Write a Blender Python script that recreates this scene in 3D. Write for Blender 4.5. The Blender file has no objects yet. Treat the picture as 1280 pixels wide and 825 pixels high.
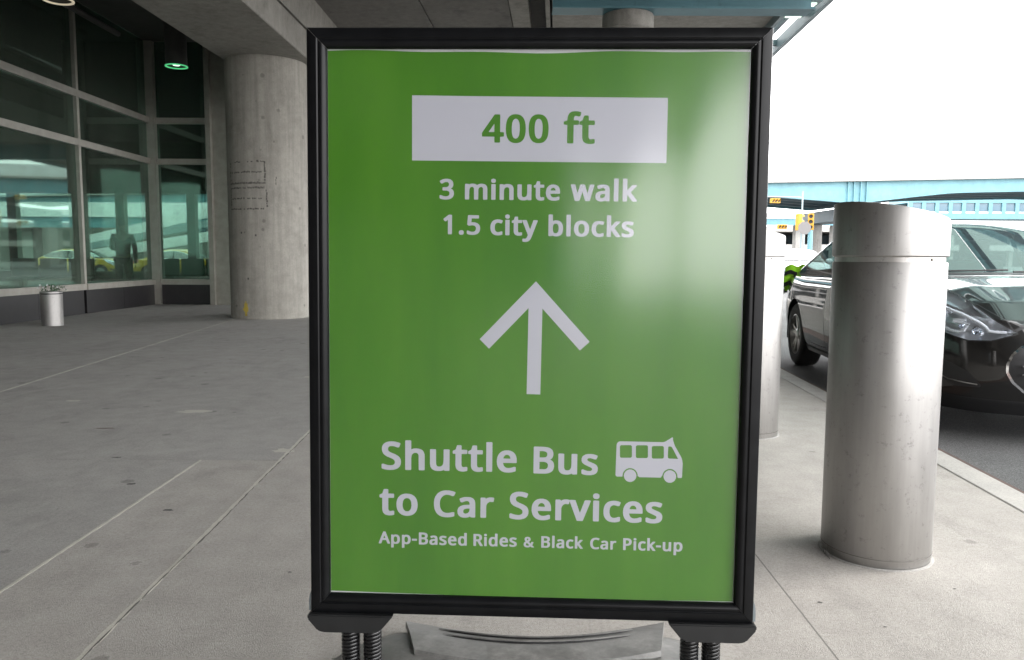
import bpy, bmesh, math, random, json
import numpy as np
from mathutils import Vector, Matrix
from mathutils.geometry import tessellate_polygon

PI = math.pi
R = math.radians
S = bpy.context.scene
COL = S.collection
random.seed(7)

# ------------------------------------------------------------------ camera
F_PX = 980.0
PITCH = math.atan(92 / F_PX)
ROLL = 0.005
cd = bpy.data.cameras.new('camera')
cam = bpy.data.objects.new('camera', cd)
COL.objects.link(cam)
cd.sensor_fit = 'HORIZONTAL'
cd.sensor_width = 36.0
cd.lens = 36.0 * F_PX / 1280.0
cd.clip_start = 0.05
cd.clip_end = 4000
_f = Vector((0, math.cos(PITCH), -math.sin(PITCH)))
_r0 = Vector((1, 0, 0))
_u0 = _r0.cross(_f)
_r = math.cos(ROLL) * _r0 + math.sin(ROLL) * _u0
_u = -math.sin(ROLL) * _r0 + math.cos(ROLL) * _u0
cam.matrix_world = Matrix(((_r.x, _u.x, -_f.x, 0), (_r.y, _u.y, -_f.y, 0), (_r.z, _u.z, -_f.z, 1.0), (0, 0, 0, 1)))
S.camera = cam

# ------------------------------------------------------------------ sky, sun, exposure
SUN_EL, SUN_AZ = R(50), R(78)          # azimuth clockwise from +Y: from the roadway side, ahead
SKY_STRENGTH = 0.15
OVERCAST = 42.0
W = bpy.data.worlds.new('World')
S.world = W
W.use_nodes = True
nt = W.node_tree
bgn = nt.nodes['Background']
sky = nt.nodes.new('ShaderNodeTexSky')
sky.sky_type = 'NISHITA'
sky.sun_disc = False
sky.sun_elevation = SUN_EL
sky.sun_rotation = SUN_AZ
mx = nt.nodes.new('ShaderNodeMix')
mx.data_type = 'RGBA'
mx.inputs[0].default_value = 0.9       # an overcast layer over the clear sky
mx.inputs[7].default_value = (OVERCAST * .99, OVERCAST * 0.98, OVERCAST * 0.985, 1)
nt.links.new(sky.outputs[0], mx.inputs[6])
nt.links.new(mx.outputs[2], bgn.inputs[0])
bgn.inputs[1].default_value = SKY_STRENGTH
sd = bpy.data.lights.new('sun', 'SUN')
sd.energy = 1.5
sd.angle = R(14)
sd.color = (1.0, 0.96, 0.91)
sun = bpy.data.objects.new('sun', sd)
COL.objects.link(sun)
sun.rotation_euler = Vector((math.sin(SUN_AZ) * math.cos(SUN_EL), math.cos(SUN_AZ) * math.cos(SUN_EL), math.sin(SUN_EL))).to_track_quat('Z', 'Y').to_euler()
S.view_settings.view_transform = 'Standard'
S.view_settings.look = 'None'
S.view_settings.exposure = 0.4
S.view_settings.gamma = 1.0
S.render.engine = 'CYCLES'
S.cycles.max_bounces = 8
S.cycles.diffuse_bounces = 4
S.cycles.glossy_bounces = 4
S.cycles.transparent_max_bounces = 12
S.cycles.use_denoising = True

# ------------------------------------------------------------------ helpers
def new_obj(name, data, parent=None):
    o = bpy.data.objects.new(name, data)
    COL.objects.link(o)
    if parent is not None:
        o.parent = parent
    return o

def thing(name, label, cat, loc=(0, 0, 0), rz=0.0, group=None):
    o = new_obj(name, None)
    o.location = loc
    o.rotation_euler = (0, 0, rz)
    o.empty_display_size = 0.1
    o['label'] = label
    o['category'] = cat
    if group:
        o['group'] = group
    return o

def copy_tree(o, parent=None):
    c = o.copy()
    COL.objects.link(c)
    c.parent = parent
    for ch in [k for k in o.children]:
        copy_tree(ch, c)
    return c

class MB:
    """collects geometry for ONE mesh object"""
    def __init__(self):
        self.v, self.f = [], []
    def add(self, vs, fs):
        n = len(self.v)
        self.v += [tuple(p) for p in vs]
        self.f += [tuple(i + n for i in f) for f in fs]
        return self
    def box(self, x0, x1, y0, y1, z0, z1, b=0.0):
        if b <= 0:
            vs = [(x, y, z) for z in (z0, z1) for y in (y0, y1) for x in (x0, x1)]
            return self.add(vs, [(0, 2, 3, 1), (4, 5, 7, 6), (0, 1, 5, 4), (2, 6, 7, 3), (0, 4, 6, 2), (1, 3, 7, 5)])
        bm = bmesh.new()
        bmesh.ops.create_cube(bm, size=1)
        for q in bm.verts:
            q.co = Vector((x0 + (q.co.x + .5) * (x1 - x0), y0 + (q.co.y + .5) * (y1 - y0), z0 + (q.co.z + .5) * (z1 - z0)))
        bmesh.ops.bevel(bm, geom=bm.edges[:], offset=b, segments=2, affect='EDGES', profile=.5)
        bm.verts.index_update()
        self.add([q.co[:] for q in bm.verts], [[q.index for q in f.verts] for f in bm.faces])
        bm.free()
        return self
    def prism(self, poly, z0, z1):
        """poly (x,y) counter-clockwise, extruded in z"""
        n = len(poly)
        vs = [(x, y, z0) for x, y in poly] + [(x, y, z1) for x, y in poly]
        fs = [tuple(range(n - 1, -1, -1)), tuple(range(n, 2 * n))] + [(i, (i + 1) % n, n + (i + 1) % n, n + i) for i in range(n)]
        return self.add(vs, fs)
    def prism_y(self, poly, y0, y1):
        """poly (x,z) extruded along y"""
        n = len(poly)
        vs = [(x, y0, z) for x, z in poly] + [(x, y1, z) for x, z in poly]
        fs = [tuple(range(n)), tuple(range(2 * n - 1, n - 1, -1))] + [(i, n + i, n + (i + 1) % n, (i + 1) % n) for i in range(n)]
        return self.add(vs, fs)
    def lathe(self, prof, cx=0, cy=0, seg=48, cap=True, squash=1.0):
        """prof: (r,z) from bottom to top"""
        n = len(prof)
        vs = []
        for r, z in prof:
            for k in range(seg):
                a = 2 * PI * k / seg
                vs.append((cx + r * math.cos(a), cy + squash * r * math.sin(a), z))
        fs = []
        for i in range(n - 1):
            for k in range(seg):
                k2 = (k + 1) % seg
                fs.append((i * seg + k, i * seg + k2, (i + 1) * seg + k2, (i + 1) * seg + k))
        if cap:
            fs.append(tuple(range(seg - 1, -1, -1)))
            fs.append(tuple((n - 1) * seg + k for k in range(seg)))
        return self.add(vs, fs)
    def tube(self, pts, r, seg=8, closed=False):
        pts = [Vector(p) for p in pts]
        n = len(pts)
        vs, fs = [], []
        up = Vector((0, 0, 1))
        for i, p in enumerate(pts):
            a = pts[i - 1] if (i > 0 or closed) else p
            b = pts[(i + 1) % n] if (i < n - 1 or closed) else p
            t = (b - a).normalized()
            s = t.cross(up)
            if s.length < 1e-4:
                s = t.cross(Vector((1, 0, 0)))
            s.normalize()
            w = s.cross(t)
            rr = r[i] if isinstance(r, (list, tuple)) else r
            for k in range(seg):
                q = 2 * PI * k / seg
                vs.append(p + rr * (math.cos(q) * s + math.sin(q) * w))
        m = n if closed else n - 1
        for i in range(m):
            j = (i + 1) % n
            for k in range(seg):
                k2 = (k + 1) % seg
                fs.append((i * seg + k, i * seg + k2, j * seg + k2, j * seg + k))
        if not closed:
            fs.append(tuple(range(seg - 1, -1, -1)))
            fs.append(tuple((n - 1) * seg + k for k in range(seg)))
        return self.add(vs, fs)
    def data(self, name, mat=None, smooth=None):
        me = bpy.data.meshes.new(name)
        me.from_pydata(self.v, [], self.f)
        bm = bmesh.new(); bm.from_mesh(me)
        bmesh.ops.recalc_face_normals(bm, faces=bm.faces[:])
        bm.to_mesh(me); bm.free()
        if mat:
            me.materials.append(mat)
        if smooth is not None:
            for p in me.polygons:
                p.use_smooth = True
            me.set_sharp_from_angle(angle=R(smooth))
        me.update()
        return me
    def build(self, name, mat=None, parent=None, smooth=None):
        return new_obj(name, self.data(name, mat, smooth), parent)

def struct(o, parent=None):
    o['kind'] = 'structure'
    return o

def tag(o, label, cat, group=None):
    o['label'] = label
    o['category'] = cat
    if group:
        o['group'] = group
    return o

# ------------------------------------------------------------------ materials
def mat(name, col, rough=.5, metal=0.0, **kw):
    m = bpy.data.materials.new(name)
    m.use_nodes = True
    p = m.node_tree.nodes['Principled BSDF']
    c = (col, col, col) if isinstance(col, (int, float)) else col
    p.inputs['Base Color'].default_value = (*c, 1)
    p.inputs['Roughness'].default_value = rough
    p.inputs['Metallic'].default_value = metal
    for k, v in kw.items():
        p.inputs[k.replace('_', ' ')].default_value = v
    return m

def N(m, typ, **props):
    n = m.node_tree.nodes.new(typ)
    for k, v in props.items():
        setattr(n, k, v)
    return n

def L(m, a, b):
    m.node_tree.links.new(a, b)

def coords(m, scale=(1, 1, 1), world=False):
    tc = N(m, 'ShaderNodeTexCoord')
    mp = N(m, 'ShaderNodeMapping')
    mp.inputs['Scale'].default_value = scale
    if world:
        g = N(m, 'ShaderNodeNewGeometry')
        L(m, g.outputs['Position'], mp.inputs['Vector'])
    else:
        L(m, tc.outputs['Object'], mp.inputs['Vector'])
    return mp.outputs['Vector']

def noise(m, vec, scale, detail=4, rough=.55):
    n = N(m, 'ShaderNodeTexNoise')
    n.inputs['Scale'].default_value = scale
    n.inputs['Detail'].default_value = detail
    n.inputs['Roughness'].default_value = rough
    L(m, vec, n.inputs['Vector'])
    return n.outputs['Fac']

def ramp(m, fac, stops):
    r = N(m, 'ShaderNodeValToRGB')
    el = r.color_ramp.elements
    while len(el) < len(stops):
        el.new(.5)
    for e, (p, c) in zip(el, stops):
        e.position = p
        e.color = (*c, 1) if not isinstance(c, (int, float)) else (c, c, c, 1)
    L(m, fac, r.inputs['Fac'])
    return r.outputs['Color']

def mixc(m, fac, a, b, mode='MIX'):
    n = N(m, 'ShaderNodeMix', data_type='RGBA', blend_type=mode)
    for sock, v in ((0, fac), (6, a), (7, b)):
        if isinstance(v, (int, float)):
            n.inputs[sock].default_value = v if sock == 0 else (v, v, v, 1)
        elif isinstance(v, tuple):
            n.inputs[sock].default_value = (*v, 1)
        else:
            L(m, v, n.inputs[sock])
    return n.outputs[2]

def bump(m, h, strength, dist=.01):
    b = N(m, 'ShaderNodeBump')
    b.inputs['Strength'].default_value = strength
    b.inputs['Distance'].default_value = dist
    L(m, h, b.inputs['Height'])
    L(m, b.outputs['Normal'], m.node_tree.nodes['Principled BSDF'].inputs['Normal'])
    return b

def base(m, c):
    L(m, c, m.node_tree.nodes['Principled BSDF'].inputs['Base Color'])

def concrete(name, dark, light, rough=.85, stain=.25, streak=0.0, fine=260, bmp=.25, world=True, grit=0.0):
    m = mat(name, light, rough)
    v = coords(m, world=world)
    big = noise(m, v, .9, 5, .6)
    mid = noise(m, v, 7, 6, .65)
    c = ramp(m, big, [(.3, dark), (.7, light)])
    c = mixc(m, .5, c, ramp(m, mid, [(.35, dark), (.65, light)]))
    sp = noise(m, v, fine, 3, .7)
    c = mixc(m, .55, c, ramp(m, sp, [(.3, .62), (.5, .97), (.72, 1.18)]), 'MULTIPLY')
    if grit:
        g1 = noise(m, v, 95, 5, .75)
        c = mixc(m, grit, c, ramp(m, g1, [(.30, .50), (.48, 1.0), (.70, 1.35)]), 'MULTIPLY')
        vo = N(m, 'ShaderNodeTexVoronoi'); vo.inputs['Scale'].default_value = 4.2
        L(m, v, vo.inputs['Vector'])
        nz = N(m, 'ShaderNodeMath', operation='MULTIPLY_ADD')      # ragged spots of different size, many left out
        L(m, g1, nz.inputs[0]); nz.inputs[1].default_value = .12
        L(m, vo.outputs['Distance'], nz.inputs[2])
        sx = N(m, 'ShaderNodeSeparateColor'); L(m, vo.outputs['Color'], sx.inputs[0])
        th = N(m, 'ShaderNodeMath', operation='MULTIPLY_ADD')
        L(m, sx.outputs[0], th.inputs[0]); th.inputs[1].default_value = -.16; L(m, nz.outputs[0], th.inputs[2])
        c = mixc(m, 1.0, c, ramp(m, th.outputs[0], [(.0, .66), (.035, .74), (.05, 1.0)]), 'MULTIPLY')
        sm = noise(m, coords(m, (1.6, .45, 1), world), 1.7, 9, .78)
        c = mixc(m, 1.0, c, ramp(m, sm, [(.30, .80), (.47, 1.0), (.62, 1.0), (.78, 1.12)]), 'MULTIPLY')
    if stain:
        st = noise(m, v, 2.6, 8, .72)
        c = mixc(m, 1.0, c, ramp(m, st, [(.30, 1 - stain), (.46, 1.0)]), 'MULTIPLY')
    if streak:
        v2 = coords(m, (5, 5, .22), world)
        sk = noise(m, v2, 2.2, 6, .7)
        c = mixc(m, 1.0, c, ramp(m, sk, [(.32, 1 - streak), (.6, 1.05)]), 'MULTIPLY')
    base(m, c)
    h = N(m, 'ShaderNodeMath', operation='ADD')
    L(m, sp, h.inputs[0]); L(m, mid, h.inputs[1])
    bump(m, h.outputs[0], bmp, .004)
    return m

M = {}
M['pave'] = concrete('pavement_concrete', (.295, .277, .252), (.40, .378, .348), .85, .13, bmp=.7, grit=.5)
M['pave_dark'] = concrete('pavement_concrete_worn', (.265, .255, .24), (.36, .348, .328), .8, .16, bmp=.6, grit=.5)
M['kerb'] = concrete('kerb_concrete', (.32, .31, .29), (.43, .41, .38), .8, .15, grit=.4)
M['column'] = concrete('column_concrete', (.27, .255, .225), (.39, .37, .33), .8, .15, .2, fine=120, bmp=.6, grit=.3)
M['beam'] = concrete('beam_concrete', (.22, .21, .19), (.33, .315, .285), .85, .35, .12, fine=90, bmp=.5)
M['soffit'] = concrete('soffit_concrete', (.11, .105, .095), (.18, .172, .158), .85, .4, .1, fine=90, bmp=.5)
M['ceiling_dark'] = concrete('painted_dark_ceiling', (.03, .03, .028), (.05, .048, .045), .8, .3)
M['sealant'] = concrete('joint_sealant', (.38, .36, .31), (.56, .54, .48), .7, .45)
M['crack'] = mat('dark_joint', (.09, .085, .08), .9)
M['patch'] = concrete('mortar_patch', (.40, .38, .33), (.52, .5, .45), .9, .2)
M['joint_dust'] = mat('joint_dust', (.15, .142, .13), .9)
M['rust'] = concrete('rusted_steel_edge', (.07, .045, .037), (.14, .09, .072), .8, .3)

m = mat('asphalt', (.06, .06, .062), .82)
v = coords(m, world=True)
sp = noise(m, v, 160, 3, .7)
c = ramp(m, sp, [(.35, .045), (.5, .085), (.7, .20)])
c = mixc(m, 1.0, c, ramp(m, noise(m, v, .7, 6, .6), [(.35, .75), (.65, 1.15)]), 'MULTIPLY')
base(m, c); bump(m, sp, .6, .006)
M['asphalt'] = m

def steel(name, col=(.42, .408, .395), rough=.46):
    m = mat(name, col, rough, 1.0)
    v = coords(m, (1, 1, .035))
    br = noise(m, v, 90, 4, .6)
    v2 = coords(m, (1, 1, .3))
    sm = noise(m, v2, 7, 5, .6)
    c = mixc(m, 1.0, ramp(m, sm, [(.3, tuple(.80 * k for k in col)), (.7, tuple(1.06 * k for k in col))]), ramp(m, br, [(.3, .945), (.7, 1.02)]), 'MULTIPLY')
    v3 = coords(m)
    sc = noise(m, v3, 38, 5, .75)
    c = mixc(m, 1.0, c, ramp(m, sc, [(.30, .70), (.42, 1.0)]), 'MULTIPLY')
    base(m, c)
    rr = N(m, 'ShaderNodeMapRange')
    rr.inputs['To Min'].default_value = rough - .08
    rr.inputs['To Max'].default_value = rough + .14
    L(m, sm, rr.inputs['Value'])
    L(m, rr.outputs[0], m.node_tree.nodes['Principled BSDF'].inputs['Roughness'])
    bump(m, br, .05, .002)
    return m
M['steel'] = steel('brushed_stainless_steel')
M['steel_groove'] = steel('stainless_steel_groove', (.5, .48, .46), .4)
M['alu'] = mat('aluminium_mullion', (.33, .315, .28), .45, .55)
v = coords(M['alu'], world=True)
base(M['alu'], ramp(M['alu'], noise(M['alu'], v, 6, 5, .6), [(.3, (.29, .275, .24)), (.7, (.37, .355, .32))]))
M['plinth'] = concrete('dark_granite', (.010, .0095, .011), (.02, .0185, .02), .35, .2, fine=200, bmp=.05)

def black_metal(name, col, rough):
    m = mat(name, col, rough)
    v = coords(m)
    n = noise(m, v, 24, 5, .65)
    base(m, ramp(m, n, [(.35, tuple(.8 * k for k in col)), (.7, tuple(1.35 * k for k in col))]))
    rr = N(m, 'ShaderNodeMapRange')
    rr.inputs['To Min'].default_value = rough - .06
    rr.inputs['To Max'].default_value = rough + .1
    L(m, n, rr.inputs['Value'])
    L(m, rr.outputs[0], m.node_tree.nodes['Principled BSDF'].inputs['Roughness'])
    return m
M['frame'] = black_metal('black_anodised_frame', (.004, .0043, .005), .3)
M['frame'].node_tree.nodes['Principled BSDF'].inputs['Specular IOR Level'].default_value = .2
M['spring'] = black_metal('black_spring_steel', (.008, .008, .0085), .25)
M['bracket'] = black_metal('black_bracket', (.006, .0065, .007), .5)
M['grey_clip'] = mat('grey_plastic', (.2, .23, .24), .4)

m = mat('smoked_plastic_base', (.2, .2, .19), .38)
v = coords(m)
n1 = noise(m, v, 6, 7, .7)
base(m, mixc(m, 1.0, ramp(m, n1, [(.32, (.07, .069, .064)), (.5, (.14, .138, .13)), (.72, (.27, .265, .25))]), ramp(m, noise(m, v, 60, 4, .7), [(.3, .8), (.7, 1.15)]), 'MULTIPLY'))
rr = N(m, 'ShaderNodeMapRange'); rr.inputs['To Min'].default_value = .25; rr.inputs['To Max'].default_value = .6
L(m, n1, rr.inputs['Value']); L(m, rr.outputs[0], m.node_tree.nodes['Principled BSDF'].inputs['Roughness'])
M['base'] = m

m = mat('printed_green', (.072, .24, .018), .5)
v = coords(m, (1, 1, .18))
base(m, ramp(m, noise(m, v, 9, 5, .6), [(.25, (.052, .232, .003)), (.5, (.072, .275, .005)), (.75, (.092, .31, .010))]))
M['green'] = m
M['white_ink'] = mat('unprinted_white_paper', (.66, .67, .75), .5)
M['board'] = mat('white_backing_board', (.75, .76, .78), .5)

def thin_glass(name, tint, rough=.03, ior=1.5, trans=1.0, gloss=1.0):
    """thin clear sheet: coloured see-through part plus a Fresnel reflection"""
    m = bpy.data.materials.new(name)
    m.use_nodes = True
    t = m.node_tree
    t.nodes.remove(t.nodes['Principled BSDF'])
    out = t.nodes['Material Output']
    tr = N(m, 'ShaderNodeBsdfTransparent'); tr.inputs[0].default_value = (*[k * trans for k in tint], 1)
    gl = N(m, 'ShaderNodeBsdfGlossy'); gl.inputs['Roughness'].default_value = rough
    gl.inputs[0].default_value = (gloss, gloss, gloss, 1) if isinstance(gloss, float) else (*gloss, 1)
    ge = N(m, 'ShaderNodeNewGeometry')
    dt = N(m, 'ShaderNodeVectorMath', operation='DOT_PRODUCT')
    L(m, ge.outputs['Incoming'], dt.inputs[0]); L(m, ge.outputs['Normal'], dt.inputs[1])
    ab = N(m, 'ShaderNodeMath', operation='ABSOLUTE'); L(m, dt.outputs['Value'], ab.inputs[0])
    om = N(m, 'ShaderNodeMath', operation='SUBTRACT'); om.inputs[0].default_value = 1.0; L(m, ab.outputs[0], om.inputs[1])
    pw = N(m, 'ShaderNodeMath', operation='POWER'); pw.inputs[1].default_value = 5.0; L(m, om.outputs[0], pw.inputs[0])
    f0 = ((ior - 1) / (ior + 1)) ** 2                 # Schlick: same from both sides of the thin sheet
    fr = N(m, 'ShaderNodeMath', operation='MULTIPLY_ADD')
    fr.inputs[1].default_value = 1 - f0; fr.inputs[2].default_value = f0
    L(m, pw.outputs[0], fr.inputs[0])
    mix = N(m, 'ShaderNodeMixShader')
    L(m, fr.outputs[0], mix.inputs[0]); L(m, tr.outputs[0], mix.inputs[1]); L(m, gl.outputs[0], mix.inputs[2])
    L(m, mix.outputs[0], out.inputs[0])
    return m
M['cover'] = thin_glass('clear_poster_cover', (1, 1, 1), .15, 1.70, .77)
M['facade_glass'] = thin_glass('green_tinted_glass', (.33, .46, .405), .03, 1.75, 1.0, (.72, 1.0, .88))
M['car_glass'] = thin_glass('windscreen_glass', (.45, .55, .53), .01, 2.2)
M['roof_glass'] = thin_glass('tinted_roof_glass', (.46, .55, .53), .02, 1.5)
M['lens'] = thin_glass('clear_lens', (.95, .97, 1), .01, 1.45)

def paint(name, col, rough=.25, metal=.0, coat=1.0):
    m = mat(name, col, rough, metal)
    p = m.node_tree.nodes['Principled BSDF']
    p.inputs['Specular IOR Level'].default_value = .12
    p.inputs['Coat Weight'].default_value = coat
    p.inputs['Coat Roughness'].default_value = .02
    v = coords(m)
    n = noise(m, v, 3, 4, .5)
    c = (col, col, col) if isinstance(col, (int, float)) else col
    base(m, ramp(m, n, [(.3, tuple(.9 * k for k in c)), (.7, tuple(1.1 * k for k in c))]))
    return m
M['car_black'] = paint('black_metallic_car_paint', (.008, .0075, .007), .4, 0)
M['car_white'] = paint('white_car_paint', (.75, .77, .8), .3)
M['chrome'] = mat('chrome', (.82, .83, .85), .08, 1.0)
M['reflector'] = mat('headlight_reflector', (.62, .63, .65), .3, .9)
M['lamp_white'] = mat('white_silver_lamp_trim', (.8, .82, .85), .25, .25)
M['black_plastic'] = mat('black_plastic', (.012, .012, .013), .45)
M['rubber'] = concrete('tyre_rubber', (.016, .016, .016), (.03, .03, .029), .75, .2, world=False)
M['rim'] = mat('silver_wheel', (.42, .41, .4), .3, .9)
M['red_lamp'] = mat('red_lamp', (.35, .01, .01), .12)
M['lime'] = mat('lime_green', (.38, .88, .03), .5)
M['seat'] = mat('dark_upholstery', (.03, .03, .032), .8)

def painted_steel(name, col, rough=.5):
    m = mat(name, col, rough)
    v = coords(m, world=True)
    c = ramp(m, noise(m, v, 1.4, 6, .65), [(.3, tuple(.82 * k for k in col)), (.7, tuple(1.1 * k for k in col))])
    v2 = coords(m, (3, 3, .5), True)
    c = mixc(m, 1.0, c, ramp(m, noise(m, v2, 3, 6, .7), [(.28, .75), (.42, 1.0)]), 'MULTIPLY')
    base(m, c)
    return m
M['teal'] = painted_steel('light_blue_steel', (.12, .265, .31))
M['pale_blue'] = painted_steel('pale_blue_steel', (.5, .72, .80))
M['teal_dark'] = painted_steel('teal_painted_steel', (.085, .20, .235))
M['teal_grey'] = painted_steel('blue_grey_steel', (.22, .28, .30))
M['parapet'] = painted_steel('white_parapet', (.72, .73, .74))
M['bridge_dark'] = painted_steel('bridge_soffit', (.06, .10, .12))
M['far_conc'] = concrete('far_concrete', (.3, .29, .27), (.42, .41, .39), .9, .2, .2)
M['far_glass'] = mat('far_window_glass', (.10, .16, .2), .08)
M['yellow'] = mat('signal_yellow', (.42, .22, .012), .45)
M['sign_back'] = mat('grey_sign_back', (.13, .125, .125), .6, 0)
M['int_wall'] = concrete('interior_wall', (.10, .13, .11), (.17, .2, .17), .7, .2)
M['int_light'] = mat('interior_light_panel', (.5, .55, .5), .6)
M['int_floor'] = mat('interior_floor', (.09, .10, .09), .25)
_g = M['facade_glass']; _nt = _g.node_tree                 # patchy green-grey veil mixed into the panes to imitate haze
_o = _nt.nodes['Material Output']; _ms = _o.inputs[0].links[0].from_socket
_df = N(_g, 'ShaderNodeBsdfDiffuse'); _df.inputs[0].default_value = (.36, .40, .33, 1)
_mm = N(_g, 'ShaderNodeMixShader')
L(_g, ramp(_g, noise(_g, coords(_g, (3, 3, .8), True), 1.4, 6, .65), [(.3, .03), (.75, .11)]), _mm.inputs[0])
L(_g, _ms, _mm.inputs[1]); L(_g, _df.outputs[0], _mm.inputs[2]); L(_g, _mm.outputs[0], _o.inputs[0])
M['paint_white'] = concrete('road_paint', (.5, .5, .48), (.72, .72, .7), .7, .4)
M['yellow_paint'] = concrete('yellow_paint', (.42, .30, .05), (.6, .46, .08), .8, .5)
M['stencil'] = mat('faded_black_stencil', (.10, .094, .085), .9)
m = mat('leaf_green', (.035, .09, .04), .45)
M['leaf'] = m

def emis(name, col, s):
    m = mat(name, col, .5)
    p = m.node_tree.nodes['Principled BSDF']
    p.inputs['Emission Color'].default_value = (*col, 1)
    p.inputs['Emission Strength'].default_value = s
    return m
M['hall_lamp'] = emis('hall_strip_light', (.8, 1.0, .85), 4.0)
M['taxi'] = paint('yellow_car_paint', (.5, .3, .02), .3)
M['panel_grey'] = painted_steel('grey_soffit_panel', (.13, .135, .13))
M['cloth_dark'] = mat('dark_clothing', (.015, .016, .02), .9)
M['skin'] = mat('skin', (.35, .2, .14), .5)
M['lamp_green'] = emis('green_lamp_glow', (.12, .75, .3), .45)
M['lamp_cream'] = emis('cream_lamp_trim', (.62, .54, .40), .45)  # rim trim given its own glow to look brighter
M['lamp_tube'] = emis('pale_green_lamp', (.75, 1.0, .8), 1.4)

# ================================================================== THE SETTING
def slab(name, poly, z1, mat_, parent, z0=None, bev=.004):
    """a paving piece with a slightly eased top edge"""
    z0 = z1 - .03 if z0 is None else z0
    n = len(poly)
    c = Vector((sum(p[0] for p in poly) / n, sum(p[1] for p in poly) / n))
    inn = []
    for i in range(n):
        p, a, b = Vector(poly[i]), Vector(poly[i - 1]), Vector(poly[(i + 1) % n])
        d1, d2 = (p - a).normalized(), (b - p).normalized()
        n1, n2 = Vector((-d1.y, d1.x)), Vector((-d2.y, d2.x))
        k = (n1 + n2); k = k / max(.3, k.dot(n1))
        inn.append(p + k * bev)
    vs = [(x, y, z0) for x, y in poly] + [(x, y, z1 - bev * .7) for x, y in poly] + [(p.x, p.y, z1) for p in inn]
    fs = [(i, (i + 1) % n, n + (i + 1) % n, n + i) for i in range(n)] + [(n + i, n + (i + 1) % n, 2 * n + (i + 1) % n, 2 * n + i) for i in range(n)]
    fs += [tuple(2 * n + i for i in range(n))]
    return MB().add(vs, fs).build(name, mat_, parent)

gnd = MB().box(-900, 900, -900, 1800, -1.2, -.16).build('ground', M['asphalt'])
struct(gnd)

KY = lambda y: 2.0 + .0656 * y                # roadside face of the kerb
ROAD_Z = -.11
Y0, Y1 = -20.0, 58.0
road = MB()
road.prism([(KY(-75), -75), (26, -75), (30, Y1), (KY(Y1), Y1)], -.158, ROAD_Z)
road = struct(road.build('road', M['asphalt']))
# lane markings on the road, 4 mm proud
for k in range(10):
    y = -8 + k * 7.5
    x = 7.0 + .0656 * y
    mk = MB().prism([(x, y), (x + .12, y), (x + .12 + .0656 * 3, y + 3), (x + .0656 * 3, y + 3)], ROAD_Z + .001, ROAD_Z + .004).build('lane_marking', M['paint_white'], road)

pave = new_obj('pavement', None); struct(pave)
struct(MB().prism([(-7.6, -62), (KY(-62) - .02, -62), (KY(Y1) - .02, Y1), (-7.6, Y1)], -.15, -.024).build('pavement_bed', M['crack'], pave))
g = .003
KI = lambda y: KY(y) - .17
def B(y): return -1.005 - .0335 * y
def Cc(y): return -3.19 - .0945 * y
RX = lambda y: .797 + .012 * y
XL = -7.25
YD = 3.76
R2 = lambda y: RX(y)
YS = -8.0
slabs = [
    ([(RX(YS) + .0005, YS), (KI(YS) - g, YS), (KI(9.5) - g, 9.5), (RX(9.5) + .0005, 9.5)], 'pave'),
    ([(RX(9.51) + g, 9.51), (KI(9.51) - g, 9.51), (KI(Y1) - g, Y1), (RX(Y1) + g, Y1)], 'pave'),
    ([(B(YS) + g, YS), (RX(YS) - .0005, YS), (RX(9.5) - .0005, 9.5), (B(9.5) + g, 9.5)], 'pave'),
    ([(B(9.51) + g, 9.51), (RX(9.51) - g, 9.51), (RX(Y1) - g, Y1), (B(Y1) + g, Y1)], 'pave_dark'),
    ([(-1.49 + g, YS), (B(YS) - g, YS), (B(YD) - g, YD), (-1.52 + g, YD)], 'pave'),
    ([(XL, YS), (-1.49 - g, YS), (-1.52 - g, YD - .003), (XL, YD - .003)], 'pave_dark'),
    ([(Cc(YD) + g, YD + .003), (B(YD) - g, YD + .003), (B(19.) - g, 19.), (Cc(19.) + g, 19.)], 'pave_dark'),
    ([(XL, YD + .003), (Cc(YD) - g, YD + .003), (Cc(19.) - g, 19.), (XL, 19.)], 'pave_dark'),
    ([(XL, 19.01), (B(19.) - g, 19.01), (B(Y1) - g, Y1), (XL, Y1)], 'pave_dark'),
]
for poly, mm in slabs:
    slab('paving_slab', poly, 0.0, M[mm], pave, bev=.0022)
slab('paving_slab', [(XL, -62), (KI(-62) , -62), (KI(YS) - .003, YS - .004), (XL, YS - .004)], 0.0, M['pave'], pave)
# pale sealant worked into the joints, with a cracked dark edge
def joint(x0f, ya, yb, w, mm, wob=.0015, n=60, name='joint_sealant', z=.0008):
    rnd = random.Random(int(ya * 31 + w * 9999))
    L_, R_ = [], []
    for i in range(n + 1):
        y = ya + (yb - ya) * i / n
        x = x0f(y)
        L_.append((x - w / 2 + rnd.uniform(-wob, wob), y)); R_.append((x + w / 2 + rnd.uniform(-wob, wob), y))
    mb = MB()
    vs = [(x, y, z) for x, y in L_] + [(x, y, z) for x, y in R_]
    mb.add(vs, [(i, n + 1 + i, n + 2 + i, i + 1) for i in range(n)])
    vs = [(x, y, -.02) for x, y in L_] + [(x, y, z) for x, y in L_]
    mb.add(vs, [(i, i + 1, n + 2 + i, n + 1 + i) for i in range(n)])
    vs = [(x, y, -.02) for x, y in R_] + [(x, y, z) for x, y in R_]
    mb.add(vs, [(i, i + 1, n + 2 + i, n + 1 + i) for i in range(n)])
    return mb.build(name, M[mm], pave)
joint(lambda y: -1.49 - .03 * (y - YS) / (YD - YS), -3, YD, .012, 'sealant', .0016, 220)
joint(lambda y: B(y) - .003, -3, 9, .016, 'sealant', .003, 320)
joint(lambda y: B(y) + .0045 + .002 * math.sin(y * 5), -3, 9, .0028, 'crack', .002, 420, 'joint_crack', .0014)
joint(lambda y: RX(y), -3, 9.4, .0055, 'joint_dust', .0010, 300, 'joint_filler', -.0002)
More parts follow.
